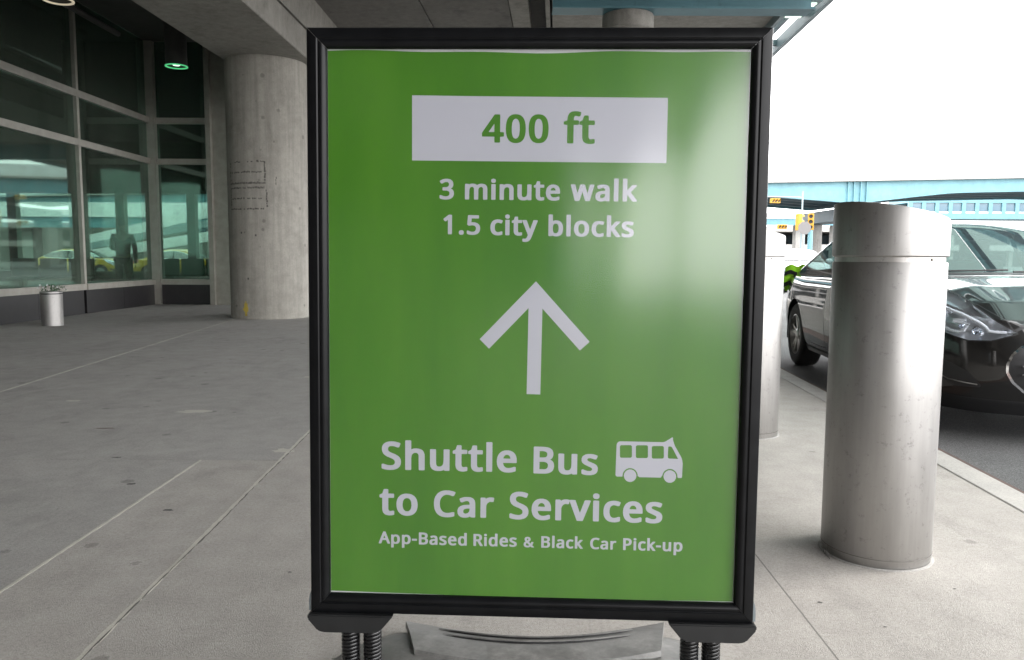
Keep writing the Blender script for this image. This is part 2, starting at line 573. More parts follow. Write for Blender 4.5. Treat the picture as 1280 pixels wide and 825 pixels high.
joint(lambda y: Cc(y), YD, 18.9, .010, 'sealant', .002, 120)
# a few mortar scabs and scuffs by the joints
rnd = random.Random(5)
def scab(x, y, r, mm, sx=1.0, nm='surface_patch', z=.0012):
    pts = []
    for k in range(14):
        a = 2 * PI * k / 14
        q = r * rnd.uniform(.6, 1.15)
        pts.append((x + sx * q * math.cos(a), y + q * math.sin(a)))
    mb = MB()
    mb.add([(px, py, z) for px, py in pts], [tuple(range(14))])
    return mb.build(nm, M[mm], pave)
scab(-2.03, 4.95, .05, 'patch', 2.4); scab(-1.62, 6.4, .05, 'patch', 2.2)
scab(-3.0, 5.3, .03, 'patch', 2); scab(-1.9, 8.2, .035, 'patch', 1.5)
scab(-1.17, 3.95, .05, 'patch', 1.2)
for q in ((-2.35, 4.45, .012, 7), (-2.7, 2.95, .008, 5), (-1.95, 3.8, .012, 3), (-1.35, 3.0, .012, 2.5), (-2.0, 2.4, .010, 4), (-1.66, 3.35, .014, 2)):
    scab(q[0], q[1], q[2], 'crack' if q[3] < 5 else 'rust', q[3] * .8, 'scuff_mark')
for q in ((.9, 2.2, .006), (1.35, 2.3, .004), (1.02, 2.05, .004), (1.55, 2.1, .005), (-.7, 2.4, .006), (.75, 2.75, .004), (1.8, 2.6, .005), (-2.6, 6.6, .012)):
    scab(q[0], q[1], q[2], 'crack', 1.4, 'scuff_mark')

kerb = new_obj('kerb', None); struct(kerb)
yk = Y0
k = 0
while yk < Y1 - .1:
    y2 = min(yk + 3.05, Y1)
    slab('kerbstone', [(KI(yk), yk + .004), (KY(yk) - .018, yk + .004), (KY(y2) - .018, y2 - .004), (KI(y2), y2 - .004)], 0.002, M['kerb'], kerb, -.15, .008)
    MB().prism([(KY(yk) - .018, yk + .002), (KY(yk), yk + .002), (KY(y2), y2 - .002), (KY(y2) - .018, y2 - .002)], -.155, -.001).build('steel_nosing', M['rust'], kerb)
    yk = y2

# opposite side of the roadway: raised island
isl = struct(MB().prism([(19, -75), (44, -75), (44, 54), (22.5, 54)], -.155, .02).build('far_pavement', M['kerb']))

# ------------------------------------------------------------------ concrete column and beam
def column(name, label, cx, cy, r, h, m_, ring=False, group=None):
    t = thing(name, label, 'column', (cx, cy, 0), 0, group)
    prof = [(r * 1.0, -.01), (r, .02)] + [(r, .02 + (h - .02) * i / 24) for i in range(1, 25)]
    if ring:
        prof = [(r * .93, -.01), (r * .93, h - .24)]
        MB().lathe([(r * .93, h - .24), (r, h - .215), (r, h - .02), (r * .98, h)], seg=64).build('capital', m_, t, 40)
    MB().lathe(prof, seg=72).build('shaft', m_, t, 40)
    return t
CX, CY, CR = -3.94, 12.83, .632
col = column('concrete_column', 'round concrete column with faded black stencil box left of the green sign', CX, CY, CR, 4.03, M['column'])
def on_col(px0, px1, z0, z1, out=.0015, seg=4):
    """a patch of flat paint that follows the column's round face; px = world x"""
    mb = MB()
    a0 = math.asin(max(-1, min(1, (px0 - CX) / CR))); a1 = math.asin(max(-1, min(1, (px1 - CX) / CR)))
    vs = []
    for i in range(seg + 1):
        a = a0 + (a1 - a0) * i / seg
        for z in (z0, z1):
            vs.append(((CR + out) * math.sin(a), -(CR + out) * math.cos(a), z))
    return vs, [(2 * i, 2 * i + 2, 2 * i + 3, 2 * i + 1) for i in range(seg)]
st = MB()
rnd = random.Random(11)
XS0, XS1, ZS0, ZS1 = -4.40, -3.80, 1.70, 2.42
def dash_h(x0, x1, z, h, dens=.8, step=.028):
    x = x0
    while x < x1:
        w = step * rnd.uniform(.5, 1.1)
        if rnd.random() < dens:
            dz = rnd.uniform(-.004, .004)
            st.add(*on_col(x, min(x + w, x1), z + dz, z + dz + 1.5 * h * rnd.uniform(.6, 1.1), seg=1))
        x += w + rnd.uniform(0, .008)
def dash_v(x, z0, z1, w, dens=.7):
    z = z0
    while z < z1:
        h = rnd.uniform(.02, .05)
        if rnd.random() < dens:
            dx = rnd.uniform(-.004, .004)
            st.add(*on_col(x + dx, x + dx + 1.4 * w * rnd.uniform(.6, 1.1), z, z + h, seg=1))
        z += h + rnd.uniform(0, .015)
dash_h(XS0 + .02, XS1, ZS1, .012, .35); dash_h(-3.95, -3.86, ZS1 + .01, .02, .9)
dash_h(XS0 + .03, XS1 - .05, 2.26, .018, .92, .02)
dash_h(XS0, XS1, 2.09, .022, .97, .02); dash_h(XS0 + .01, XS1 - .02, 2.02, .02, .9, .02)
dash_h(XS0 + .03, XS1 - .06, 1.86, .016, .9, .02)
dash_h(XS0, XS1 - .03, ZS0, .016, .85)
dash_v(XS0, ZS0, ZS1, .012, .65)
dash_v(XS1 - .02, 2.14, ZS1, .018, .8); dash_v(XS1, ZS0 + .04, 2.0, .016, .85)
dash_v(-3.66, 2.08, 2.18, .01, .9)
so = st.build('stencilled_box', M['stencil'], col)
so['kind'] = 'stuff'
yp = MB()
for x0, x1, z0, z1 in ((-4.20, -4.12, .12, .19), (-4.19, -4.13, .19, .25), (-4.18, -4.14, .05, .12), (-4.215, -4.19, .14, .17), (-4.17, -4.15, .25, .28)):
    yp.add(*on_col(x0, x1, z0, z1, .002, 2))
yp.build('yellow_paint_mark', M['yellow_paint'], col)
dk = MB()
for x, z in ((-4.22, 1.33), (-3.98, 1.29), (-4.12, .62)):
    dk.add(*on_col(x, x + .025, z, z + .03, .002, 1))
dk.build('bolt_hole', M['crack'], col)

canopy = thing('terminal_canopy', 'terminal roof canopy of dark concrete beams and ceiling panels over the pavement', 'canopy', (0, 0, 0))
YC0, YC1 = -60.0, 40.0
ang = .021
def bx(x, y): return x + ang * (y - 12.2)
def skew_prism(mb, pts, y0, y1, sk=None):
    """pts (x,z) profile at y=12.2, extruded along the canopy's own direction"""
    sk = sk or bx
    n = len(pts)
    vs = [(sk(x, y0), y0, z) for x, z in pts] + [(sk(x, y1), y1, z) for x, z in pts]
    return mb.add(vs, [tuple(range(n)), tuple(range(2 * n - 1, n - 1, -1))] + [(i, n + i, n + (i + 1) % n, (i + 1) % n) for i in range(n)])
XB0, XB1 = -4.52, -3.20
skew_prism(MB(), [(XB0, 4.03), (XB1, 4.03), (XB1 + .012, 4.045), (XB1 + .012, 4.44), (XB0, 4.44)], YC0, YC1).build('edge_beam', M['beam'], canopy)
skew_prism(MB(), [(XB0 + .03, 4.441), (XB1 - .035, 4.441), (XB1 - .035, 4.475), (XB0 + .03, 4.475)], YC0, YC1).build('beam_joint', M['crack'], canopy)
skew_prism(MB(), [(XB0, 4.476), (XB1 + .02, 4.476), (XB1 + .055, 5.0), (XB0, 5.0)], YC0, YC1).build('upper_beam', M['beam'], canopy)
def cx2(x, y): return x + .058 * (y - 12.7)
pans = [(-3.095, -1.505), (-1.485, -.10), (-.085, .22)]
for i, (a, b_) in enumerate(pans):
    mb = MB()
    y = YC0
    # each plank a separate precast piece with slightly different level
    skew_prism(mb, [(a - (0.9 if i == 0 else 0), 5.0 + (.003, .012, 0)[i]), (b_, 5.0 + (.003, .012, 0)[i]), (b_, 5.3), (a - (0.9 if i == 0 else 0), 5.3)], YC0, YC1, cx2)
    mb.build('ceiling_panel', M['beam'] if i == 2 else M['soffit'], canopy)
skew_prism(MB(), [(-4.2, 5.31), (4.45, 5.31), (4.45, 5.5), (-4.2, 5.5)], YC0, YC1, cx2).build('roof_slab', M['ceiling_dark'], canopy)
skew_prism(MB(), [(.22, 5.2), (.60, 5.2), (.60, 5.309), (.22, 5.309)], YC0, YC1, cx2).build('dark_recess', M['ceiling_dark'], canopy)
skew_prism(MB(), [(.50, 4.86), (.56, 4.86), (.56, 5.19), (.50, 5.19)], YC0, YC1, cx2).build('edge_channel', M['beam'], canopy)
skew_prism(MB(), [(.60, 5.02), (4.30, 5.02), (4.30, 5.3), (.60, 5.3)], YC0, YC1, cx2).build('outer_soffit', M['beam'], canopy)
# left bay ceiling (over the glass facade)
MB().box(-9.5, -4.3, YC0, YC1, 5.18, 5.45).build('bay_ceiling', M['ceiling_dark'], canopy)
# steel outriggers and edge rails of the canopy
def steel_i(mb, x0, x1, y, z0, z1, w=.28, t=.03):
    mb.box(x0, x1, y - w / 2, y + w / 2, z0, z0 + t)
    mb.box(x0, x1, y - w / 2, y + w / 2, z1 - t, z1)
    mb.box(x0, x1, y - .012, y + .012, z0 + t, z1 - t)
    return mb
for y in (-24.6, -18.6, -12.6, -6.6, -0.6, 5.4, 11.55, 17.5, 23.5, 29.5):
    x1 = cx2(4.30, y)
    steel_i(MB(), cx2(.62, y), x1, y, 4.48, 5.015, .34).build('cross_girder', M['teal_dark'], canopy)
skew_prism(MB(), [(4.31, 4.9), (4.37, 4.9), (4.37, 5.3), (4.31, 5.3)], YC0, YC1, cx2).build('inner_fascia', M['teal_grey'], canopy)
skew_prism(MB(), [(4.90, 4.98), (4.98, 4.98), (4.98, 5.2), (4.90, 5.2)], YC0, YC1, cx2).build('edge_rail', M['teal_grey'], canopy)
skew_prism(MB(), [(4.60, 5.08), (4.66, 5.08), (4.66, 5.2), (4.60, 5.2)], YC0, YC1, cx2).build('middle_rail', M['teal_grey'], canopy)
for y in np.arange(-30, 38, 1.9):
    if abs((y - 11.55) % 6) < .3: continue
    y = float(y)
    MB().box(cx2(4.37, y), cx2(4.90, y), y - .05, y + .05, 5.08, 5.18).build('outrigger', M['teal_grey'], canopy)

# canopy columns
c2 = column('steel_topped_column', 'round concrete column with capital ring under the teal girder above the sign', 1.66, 11.75, .37, 4.478, M['beam'], True)

lamp = thing('strip_lamp', 'pale green strip lamp at the canopy edge beyond the top right corner of the sign', 'lamp', (4.56, 12.9, 4.93))
MB().box(-.16, .2, -.42, .42, .0, .14, .01).build('housing', M['teal_grey'], lamp)
MB().box(-.12, .13, -.36, .36, -.02, -.001, .004).build('diffuser', M['lamp_tube'], lamp)

def downlight(label, x, y, zb, ztop, m_ring, glow):
    t = thing('downlight', label, 'ceiling light', (x, y, zb), 0, 'round downlights under the dark ceiling')
    r = .175
    MB().lathe([(r - .004, .016), (r + .001, .012), (r + .001, .0), (r - .022, -.002), (r - .03, .014), (r - .004, .016)], cap=False).build('rim', m_ring, t, 40)
    h = ztop - zb
    MB().lathe([(r - .009, .018), (r - .009, h)], cap=False).build('housing', M['ceiling_dark'], t, 40)
    MB().lathe([(r - .032, .03), (.09, .06)], cap=True).build('lamp_glass', M['ceiling_dark'], t, 40)
    if glow is not M['ceiling_dark']:
        MB().lathe([(.001, .02), (.05, .022), (.06, .03)], cap=False).build('bulb', M['lamp_tube'], t, 40)
downlight('round downlight with a green glowing ring, hanging before the dark glass beside the column', -5.44, 13.0, 4.02, 5.178, M['lamp_green'], M['lamp_green'])
downlight('round downlight with a cream rim at the top left edge of the picture', -5.53, 9.85, 4.06, 5.178, M['lamp_cream'], M['ceiling_dark'])

# ------------------------------------------------------------------ glass facade
fac = thing('glass_facade', 'glazed terminal front with pale metal mullions on a black stone plinth', 'building', (0, 0, 0))
XF = -7.2
ZT = [(.40, .505), (2.79, 2.90), (3.585, 3.70)]       # sill and transoms
ZTOP = 5.17
YM = [2.6, 5.27, 7.94, 10.58, 13.22, 15.86]
def facade_run(x0, y0, x1, y1, posts, first=True):
    d = Vector((x1 - x0, y1 - y0)); Ln = d.length; a = math.atan2(d.y, d.x)
    loc = lambda mb, nm, mm: mb.build(nm, M[mm], fac)
    def place(o):
        o.location = (x0, y0, 0); o.rotation_euler = (0, 0, a); return o
    for p in posts:
        place(loc(MB().box(p - .035, p + .035, -.14, .02, .402, ZTOP), 'mullion', 'alu'))
    for i in range(len(posts) - 1):
        a0, a1 = posts[i] + .036, posts[i + 1] - .036
        place(loc(MB().box(a0, a1, -.085, .035, ZT[0][0] + .002, ZT[0][1]), 'sill', 'alu'))
        for z0, z1 in ZT[1:]:
            place(loc(MB().box(a0, a1, -.07, .018, z0, z1), 'transom', 'alu'))
        zz = [(ZT[0][1], ZT[1][0]), (ZT[1][1], ZT[2][0]), (ZT[2][1], ZTOP)]
        for z0, z1 in zz:
            place(loc(MB().box(a0, a1, -.052, -.040, z0 + .001, z1 - .001), 'glass_pane', 'facade_glass'))
        n = 2 if a1 - a0 > 2 else 1
        for k in range(n):
            b0 = a0 + (a1 - a0) * k / n + .003; b1 = a0 + (a1 - a0) * (k + 1) / n - .003
            place(loc(MB().box(b0, b1, -.2, .0, 0.001, .399), 'plinth_panel', 'plinth'))
# main run goes towards +y ; local +y side is outward? -> run from far to near so outward is +x
posts = [YM[-1] - y for y in reversed(YM)]
facade_run(XF, YM[-1], XF, 2.6, posts)
facade_run(-5.93, 15.86, XF + .04, 15.86, [0.04, 1.19])
facade_run(-5.76, 34, -5.76, 15.95, [0, 3, 6, 9, 12, 15, 17.9])
MB().box(XF - .06, XF + .113, 15.785, 15.93, 0.001, 5.168).build('corner_post', M['alu'], fac)
MB().box(-5.955, -5.62, 15.80, 15.915, 0, 5.17).build('end_post', M['alu'], fac)
MB().box(-6.05, -5.956, 15.70, 15.82, 0, 5.17).build('corner_post', M['alu'], fac)
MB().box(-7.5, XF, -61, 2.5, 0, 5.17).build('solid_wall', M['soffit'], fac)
MB().tube([(XF + .25, 9.4, 4.86), (XF + .25, 14.2, 4.86)], .05, 8).build('sprinkler_pipe', M['ceiling_dark'], fac)

# interior of the hall seen through the glass
hall = new_obj('hall_interior', None); struct(hall)
HX = -22.0
MB().box(HX, XF - .2, 2.5, 30, -.1, .0).build('hall_floor', M['int_floor'], hall)
MB().box(XF - .2, -5.81, 15.95, 30, -.1, .0).build('hall_floor', M['int_floor'], hall)
MB().box(HX - .2, HX, 2.5, 30, 0, 5.4).build('hall_wall', M['int_wall'], hall)
MB().box(HX, -7.51, 2.3, 2.5, 0, 5.4).build('hall_wall', M['int_wall'], hall)
MB().box(HX, -7.36, 2.5, 30, 5.2, 5.4).build('hall_ceiling', M['ceiling_dark'], hall)
MB().box(-7.35, -5.81, 15.95, 30, 5.2, 5.4).build('hall_ceiling', M['ceiling_dark'], hall)
# end wall with a wide opening to the street behind
MB().box(HX, -5.81, 30, 30.3, 3.3, 5.4).build('hall_wall', M['int_wall'], hall)
MB().box(HX, -5.81, 30, 30.3, 0, .35).build('hall_wall', M['int_wall'], hall)
for x in (-21.8, -19.0, -16.4, -14.9, -12.2, -9.6, -6.2):
    MB().box(x - .16, x + .16, 30, 30.3, .351, 3.299).build('hall_wall_post', M['int_wall'], hall)
for i, (x, y) in enumerate(((-13.6, 20.2), (-9.6, 13.2), (-16.5, 15.5))):
    column('hall_column', ('dark column inside the hall behind the middle window', 'pale column inside the hall behind the left window', 'column in the back of the hall behind the left window')[i], x, y, .26, 5.19, M['int_wall'], group='columns inside the glazed hall')
def bench(label, x, y, rz):
    t = thing('hall_bench', label, 'bench', (x, y, 0), rz, 'metal benches inside the glazed hall')
    for k in range(3):
        MB().box(-.9 + k * .6 + .02, -.3 + k * .6 - .02, -.25, .22, .42, .46, .01).build('seat', M['int_light'], t)
        MB().box(-.9 + k * .6 + .02, -.3 + k * .6 - .02, .23, .27, .5, .9, .01).build('backrest', M['int_light'], t)
    for s in (-.6, .6):
        MB().box(s - .03, s + .03, -.2, .24, 0, .419).build('leg', M['alu'], t)
bench('metal bench behind the left window pane', -8.9, 12.6, R(80))
bench('metal bench behind the middle window pane', -10.9, 18.6, R(20))
bench('metal bench behind the corner window', -8.0, 19.5, R(5))
# what stands in the street behind the hall
rb = thing('rear_ramp', 'pale blue ramp deck behind the glazed hall, seen through the middle window', 'ramp', (0, 0, 0))
MB().box(-60, -8, 46, 46.4, 2.55, 3.15).build('girder', M['teal'], rb)
MB().box(-60, -8, 45.8, 45.9, 3.16, 4.0).build('parapet', M['parapet'], rb)
MB().box(-60, -8, 46.5, 52, 2.9, 3.14).build('deck', M['far_conc'], rb)
for x in (-40, -29, -12):
    MB().box(x - .4, x + .4, 47, 48, -.2, 2.89).build('pier', M['far_conc'], rb)
for k, (z, w) in enumerate(((1.9, .5), (2.6, .35), (3.2, .5))):
    o = tag(MB().box(-7, 7, -.1, .1, -w / 2, w / 2, .02).build('slanted_roof_edge', M['parapet' if k != 1 else 'teal_grey']), ('lowest', 'middle', 'highest')[k] + ' of the slanted pale roof edges seen through the corner window', 'roof edge', 'slanted roof edges behind the hall')
    o.location = (-15.5, 40 + k * .4, z); o.rotation_euler = (0, -R(9 + 2 * k), 0)

tag(MB().box(-80, -9, 60, 64, -.2, 13).build('rear_block', M['soffit']), 'grey concrete block far behind the glazed hall, seen through its corner window', 'building')  # added behind the ramp to keep bright sky out of the glazing
# unseen block added behind the camera to limit sky glare on the sign
bt = thing('terminal_wing', 'dark glazed terminal wing closing off the far end of the canopy behind the camera', 'building', (0, 0, 0))
MB().box(-40, 5.0, -75, -61, 0, 14).build('wall', M['soffit'], bt)
for k in range(7):
    MB().box(-6.5 + k * 1.6, -5.0 + k * 1.6, -60.99, -60.9, .5, 4.2).build('window_pane', M['far_glass'], bt)

# ------------------------------------------------------------------ flyover beyond the sign
br = thing('road_flyover', 'light blue steel flyover with white parapet panels crossing behind the bollards', 'bridge', (0, 0, 0))
BY = 60.0
SL = .0232
def btop(x): return 6.60 + SL * (x - 19.6)
piers = [-24.0, 1.0, 26.0, 51.0, 76.0, 101.0]
def bdep(x):
    d = min(abs(x - p) for p in piers)
    return .98 + .68 * max(0, 1 - d / 7.5) ** 1.15
xs = [-40 + 1.0 * i for i in range(151)]
for yy, nm in ((BY, 'front'), (BY + 9, 'back')):
    mb = MB()
    vs = []
    for x in xs:
        zt, zb = btop(x), btop(x) - bdep(x)
        vs += [(x, yy - .02, zb), (x, yy - .02, zt), (x, yy + .03, zt), (x, yy + .03, zb), (x, yy - .25, zb), (x, yy + .25, zb), (x, yy - .25, zb + .06), (x, yy + .25, zb + .06)]
    fs = []
    for i in range(len(xs) - 1):
        a, b_ = 8 * i, 8 * (i + 1)
        fs += [(a, b_, b_ + 1, a + 1), (a + 3, a + 2, b_ + 2, b_ + 3), (a + 4, a + 5, b_ + 5, b_ + 4), (a + 6, b_ + 6, b_ + 7, a + 7), (a + 4, b_ + 4, b_ + 6, a + 6), (a + 5, a + 7, b_ + 7, b_ + 5)]
    mb.add(vs, fs).build('plate_girder', M['teal'], br)
for k, yy in enumerate((BY + 2.2, BY + 4.5, BY + 6.8)):
    mb = MB(); vs = []
    for x in xs:
        zt, zb = btop(x) - .05, btop(x) - bdep(x) + .05
        vs += [(x, yy - .15, zb), (x, yy + .15, zb), (x, yy + .15, zt), (x, yy - .15, zt)]
    fs = [(4 * i + q, 4 * i + (q + 1) % 4, 4 * i + 4 + (q + 1) % 4, 4 * i + 4 + q) for i in range(len(xs) - 1) for q in range(4)]
    mb.add(vs, fs).build('inner_girder', M['bridge_dark'], br)
mb = MB(); x0, x1 = xs[0], xs[-1]
mb.add([(x0, BY - .45, btop(x0) + .01), (x1, BY - .45, btop(x1) + .01), (x1, BY + 9.45, btop(x1) + .01), (x0, BY + 9.45, btop(x0) + .01),
        (x0, BY - .45, btop(x0) + .16), (x1, BY - .45, btop(x1) + .16), (x1, BY + 9.45, btop(x1) + .16), (x0, BY + 9.45, btop(x0) + .16)],
       [(0, 1, 2, 3), (4, 7, 6, 5), (0, 4, 5, 1), (1, 5, 6, 2), (2, 6, 7, 3), (3, 7, 4, 0)]).build('deck', M['far_conc'], br)
pm = None
for yy in (BY - .40, BY + 9.4):
    x = -40.0
    while x < 109:
        if pm is None:
            pm = MB().add([(.015, 0, 0), (1.395, 0, SL * 1.4), (1.395, 0, .88 + SL * 1.4), (.015, 0, .88), (.015, .1, 0), (1.395, .1, SL * 1.4), (1.395, .1, .88 + SL * 1.4), (.015, .1, .88)],
                          [(0, 1, 2, 3), (4, 7, 6, 5), (0, 4, 5, 1), (1, 5, 6, 2), (2, 6, 7, 3), (3, 7, 4, 0)]).data('parapet_panel', M['parapet'])
        o = new_obj('parapet_panel', pm, br); o.location = (x, yy, btop(x) + .17)
        x += 1.41
stf = None
for p in piers:
    for dx in (-.7, -.25, .25, .7):
        MB().box(p + dx - .03, p + dx + .03, BY - .2, BY - .021, btop(p) - bdep(p) + .15, btop(p) - .01).build('stiffener', M['teal'], br)
    MB().box(p - .45, p + .45, BY - .35, BY + .35, btop(p) - bdep(p) - .28, btop(p) - bdep(p) - .002, .02).build('bearing', M['parapet'], br)
    MB().box(p - .9, p + .9, BY - .5, BY + 9.5, btop(p) - bdep(p) - 1.25, btop(p) - bdep(p) - .285, .03).build('pier_cap', M['bridge_dark'], br)
    MB().lathe([(.55, -.2), (.55, btop(p) - bdep(p) - 1.26)], p, BY + 1.2, 24).build('pier', M['far_conc'], br, 40)
    MB().lathe([(.55, -.2), (.55, btop(p) - bdep(p) - 1.26)], p, BY + 7.8, 24).build('pier', M['far_conc'], br, 40)

# enclosed walkway beyond the flyover
wk = thing('enclosed_walkway', 'pale blue enclosed walkway with a row of windows seen under the flyover', 'walkway', (0, 0, 0))
WY = 92.0
MB().box(46, 110, WY, WY + 5, 5.6, 6.25).build('floor_girder', M['teal'], wk)
MB().box(46, 110, WY, WY + 5, 7.45, 7.9).build('roof', M['teal'], wk)
MB().box(46, 110, WY + 4.8, WY + 5, 6.26, 7.44).build('back_wall', M['far_conc'], wk)
x = 46.2
wm = pmn = None
while x < 109:
    if wm is None:
        wm = MB().box(.26, 1.3, .15, .2, -.4, .58).data('window_pane', M['far_glass'])
        pmn = MB().box(-.2, .25, 0, .3, -.58, .6).data('window_post', M['teal'])
    o = new_obj('window_pane', wm, wk); o.location = (x, WY, 6.85)
    o = new_obj('window_post', pmn, wk); o.location = (x, WY, 6.84)
    x += 1.55
MB().box(46, 110, WY + .04, WY + .26, 6.26, 6.44).build('apron_panel', M['parapet'], wk)
for x in (50, 70, 90):
    MB().box(x - .5, x + .5, WY + 2, WY + 3, -.2, 5.59).build('pier', M['far_conc'], wk)

# car park beyond, with open grey floors
gp = thing('parking_garage', 'grey concrete parking garage in the distance under the flyover', 'building', (0, 0, 0))
for k in range(2):
    MB().box(-60, 120, 118, 150, 2.2 + k * 2.7, 3.0 + k * 2.7).build('floor_slab', M['far_conc'], gp)
x = -60
while x < 121:
    MB().box(x, x + .6, 119, 119.6, -.2, 4.88).build('pillar', M['far_conc'], gp)
    x += 9
MB().box(-60, 120, 135, 135.3, -.2, 4.88).build('back_wall', M['bridge_dark'], gp)

# lower light-blue ramp beam under the flyover
lb = thing('low_ramp', 'low light blue ramp beam behind the traffic signals', 'ramp', (0, 0, 0))
MB().box(14, 36, 84, 84.4, 4.45, 5.15).build('girder', M['teal'], lb)
MB().box(14, 36, 84.5, 90, 5.0, 5.14).build('deck', M['far_conc'], lb)
MB().box(14, 36, 83.9, 84.05, 5.16, 5.7).build('parapet', M['parapet'], lb)
for x in (20, 31, 35):
    MB().box(x - .5, x + .5, 85, 86, -.2, 4.99).build('pier', M['far_conc'], lb)

# walkway high over the road, above the frame of the picture but mirrored in the car
fb = thing('overhead_walkway', 'light blue steel walkway with tinted glass roof panels crossing high above the black car', 'walkway', (0, 0, 0))
for y in (5.2, 7.4, 9.6, 11.8, 14.0, 16.2):
    MB().box(1.0, 20, y - .16, y + .16, 7.2, 7.6, .01).build('main_beam', M['pale_blue'], fb)
xx = 1.0; i = 0
while xx < 20:
    for k, y in enumerate((5.2, 7.4, 9.6, 11.8, 14.0)):
        MB().box(xx - .11, xx + .11, y + .17, y + 2.03, 7.25, 7.55, .01).build('cross_beam', M['pale_blue'], fb)
        if not (k == 1 and i > 3):
            MB().box(xx + .12, xx + 2.08, y + .17, y + 2.03, 7.56, 7.575).build('roof_glass', M['roof_glass'], fb)
    xx += 2.2; i += 1
for y in (5.2, 16.2):
    MB().box(20.01, 20.4, y - .2, y + .2, -.1, 7.6, .01).build('leg', M['teal'], fb)

# traffic signals
def signal(label, x, y, z, face, horiz=False):
    t = thing('traffic_signal', label, 'traffic light', (x, y, z), face, 'yellow traffic signals under the flyover')
    mb = MB()
    if horiz:
        MB().box(-.55, .55, -.16, .12, -.18, .18, .02).build('housing', M['yellow'], t)
        cs = [(-.36, 0), (0, 0), (.36, 0)]
    else:
        MB().box(-.18, .18, -.14, .12, -.52, .52, .02).build('housing', M['yellow'], t)
        cs = [(0, .34), (0, 0), (0, -.34)]
    for cx_, cz_ in cs:
        mb = MB().lathe([(.11, 0), (.11, .02)], seg=16)
        o = mb.build('lens', M['black_plastic'], t); o.rotation_euler = (PI / 2, 0, 0); o.location = (cx_, -.162 if horiz else -.142, cz_)
        vb = MB()
        n = 8
        vs = []
        for i in range(n + 1):
            a = PI * i / n
            vs += [(.13 * math.cos(a), 0, .13 * math.sin(a)), (.13 * math.cos(a), -.18, .13 * math.sin(a))]
        vb.add(vs, [(2 * i, 2 * i + 2, 2 * i + 3, 2 * i + 1) for i in range(n)])
        o = vb.build('visor', M['yellow'], t); o.location = (cx_, -.162 if horiz else -.142, cz_)
    if horiz:
        t.scale = (.55, .8, .8)
    return t
signal('horizontal yellow traffic signal hanging just right of the sign frame under the flyover', 16.55, 50, 4.57, R(8), True)
signal('darker yellow traffic signal seen side on, between the sign frame and the near bollard', 18.09, 50, 3.25, R(100))
signal('yellow traffic signal on top of the light blue post', 18.97, 50.3, 3.28, R(-20))
signal('small horizontal yellow signal low down beside the sign frame', 17.72, 52, 3.03, R(0), True)
p = thing('signal_mast', 'thin grey mast carrying the side-on yellow signal', 'pole', (18.32, 50.1, 0))
MB().tube([(0, 0, -.2), (0, 0, 5.2)], .05, 10).build('mast', M['teal_grey'], p)
MB().tube([(0, 0, 4.80), (-3.2, 0, 4.85)], .04, 8).build('mast_arm', M['teal_grey'], p)
MB().tube([(-.12, -.05, 3.25), (0, 0, 3.25)], .03, 8).build('clamp', M['teal_grey'], p)
p = thing('signal_post', 'thick light blue post under the right-hand yellow signal', 'pole', (18.97, 50.3, 0))
MB().lathe([(.17, -.2), (.15, 2.755)], seg=20).build('post', M['teal'], p, 40)
t = thing('octagonal_sign', 'grey back of an octagonal road sign between the two upright yellow signals', 'sign', (18.26, 49.4, 0))
oc = [(.42 * math.cos(PI / 8 + k * PI / 4), 2.86 + .42 * math.sin(PI / 8 + k * PI / 4)) for k in range(8)]
MB().prism_y(oc, -.01, .01).build('plate', M['sign_back'], t)
MB().box(-.03, .03, .011, .05, -.2, 3.1).build('post', M['teal_grey'], t)

# ================================================================== THE SIGN
sign = thing('sidewalk_sign', 'green poster sign in a black snap frame on a spring base, facing the camera', 'sign', (0, 0, 0))
SC_ = Vector((0.040267, 1.457857, 0.861790))
SM = Matrix(((0.999336, 0.03596, 0.005878, SC_.x), (-0.036069, 0.999156, 0.019666, SC_.y), (-0.005166, -0.019865, 0.999789, SC_.z), (0, 0, 0, 1)))
SW, SH = .850, 1.10724
def on_sign(o):
    o.matrix_local = SM
    return o
# snap frame: four mitred rails with a stepped, rounded profile (t = inward, y = depth)
prof = [(0, .030), (0, .004), (.0015, .001), (.004, 0), (.0185, -.0003), (.0198, .0012), (.0208, .0016), (.022, .0008), (.0255, .0002), (.030, .0014), (.034, .005), (.036, .0088), (.036, .030)]
def rail(A, Bp):
    """A,B outer corners (x,z) counter-clockwise seen from the front"""
    A, Bp = Vector(A), Vector(Bp)
    d = (Bp - A).normalized(); n = Vector((-d.y, d.x))
    vs = []
    for t, y in prof:
        p = A + n * t + d * (t + .0003); q = Bp + n * t - d * (t + .0003)
        vs += [(p.x, y, p.y), (q.x, y, q.y)]
    k = len(prof)
    fs = [(2 * i, 2 * i + 1, 2 * ((i + 1) % k) + 1, 2 * ((i + 1) % k)) for i in range(k)]
    fs += [tuple(2 * i for i in range(k)), tuple(2 * i + 1 for i in reversed(range(k)))]
    return MB().add(vs, fs)
cs = [(-SW / 2, -SH / 2), (SW / 2, -SH / 2), (SW / 2, SH / 2), (-SW / 2, SH / 2)]
for i in range(4):
    on_sign(rail(cs[i], cs[(i + 1) % 4]).build('frame_rail', M['frame'], sign, 28))
on_sign(MB().box(-.391, .391, .0146, .028, -.5195, .5195).build('backing_board', M['board'], sign))
# printed poster, its top edge a little wavy below the frame
n = 60
vs, fs = [], []
for i in range(n + 1):
    u = i / n
    x = -.3885 + .777 * u
    top = .5135 + .0016 * math.sin(u * 9.0 + .6) + .0012 * math.sin(u * 21) - .0012 * u
    bot = -.5172 + .0012 * math.sin(u * 5 + 2) + .0016 * (1 - u) ** 6
    vs += [(x, .0142, bot), (x, .0142, top)]
for i in range(n):
    fs.append((2 * i, 2 * i + 2, 2 * i + 3, 2 * i + 1))
on_sign(MB().add(vs, fs).build('poster', M['green'], sign))
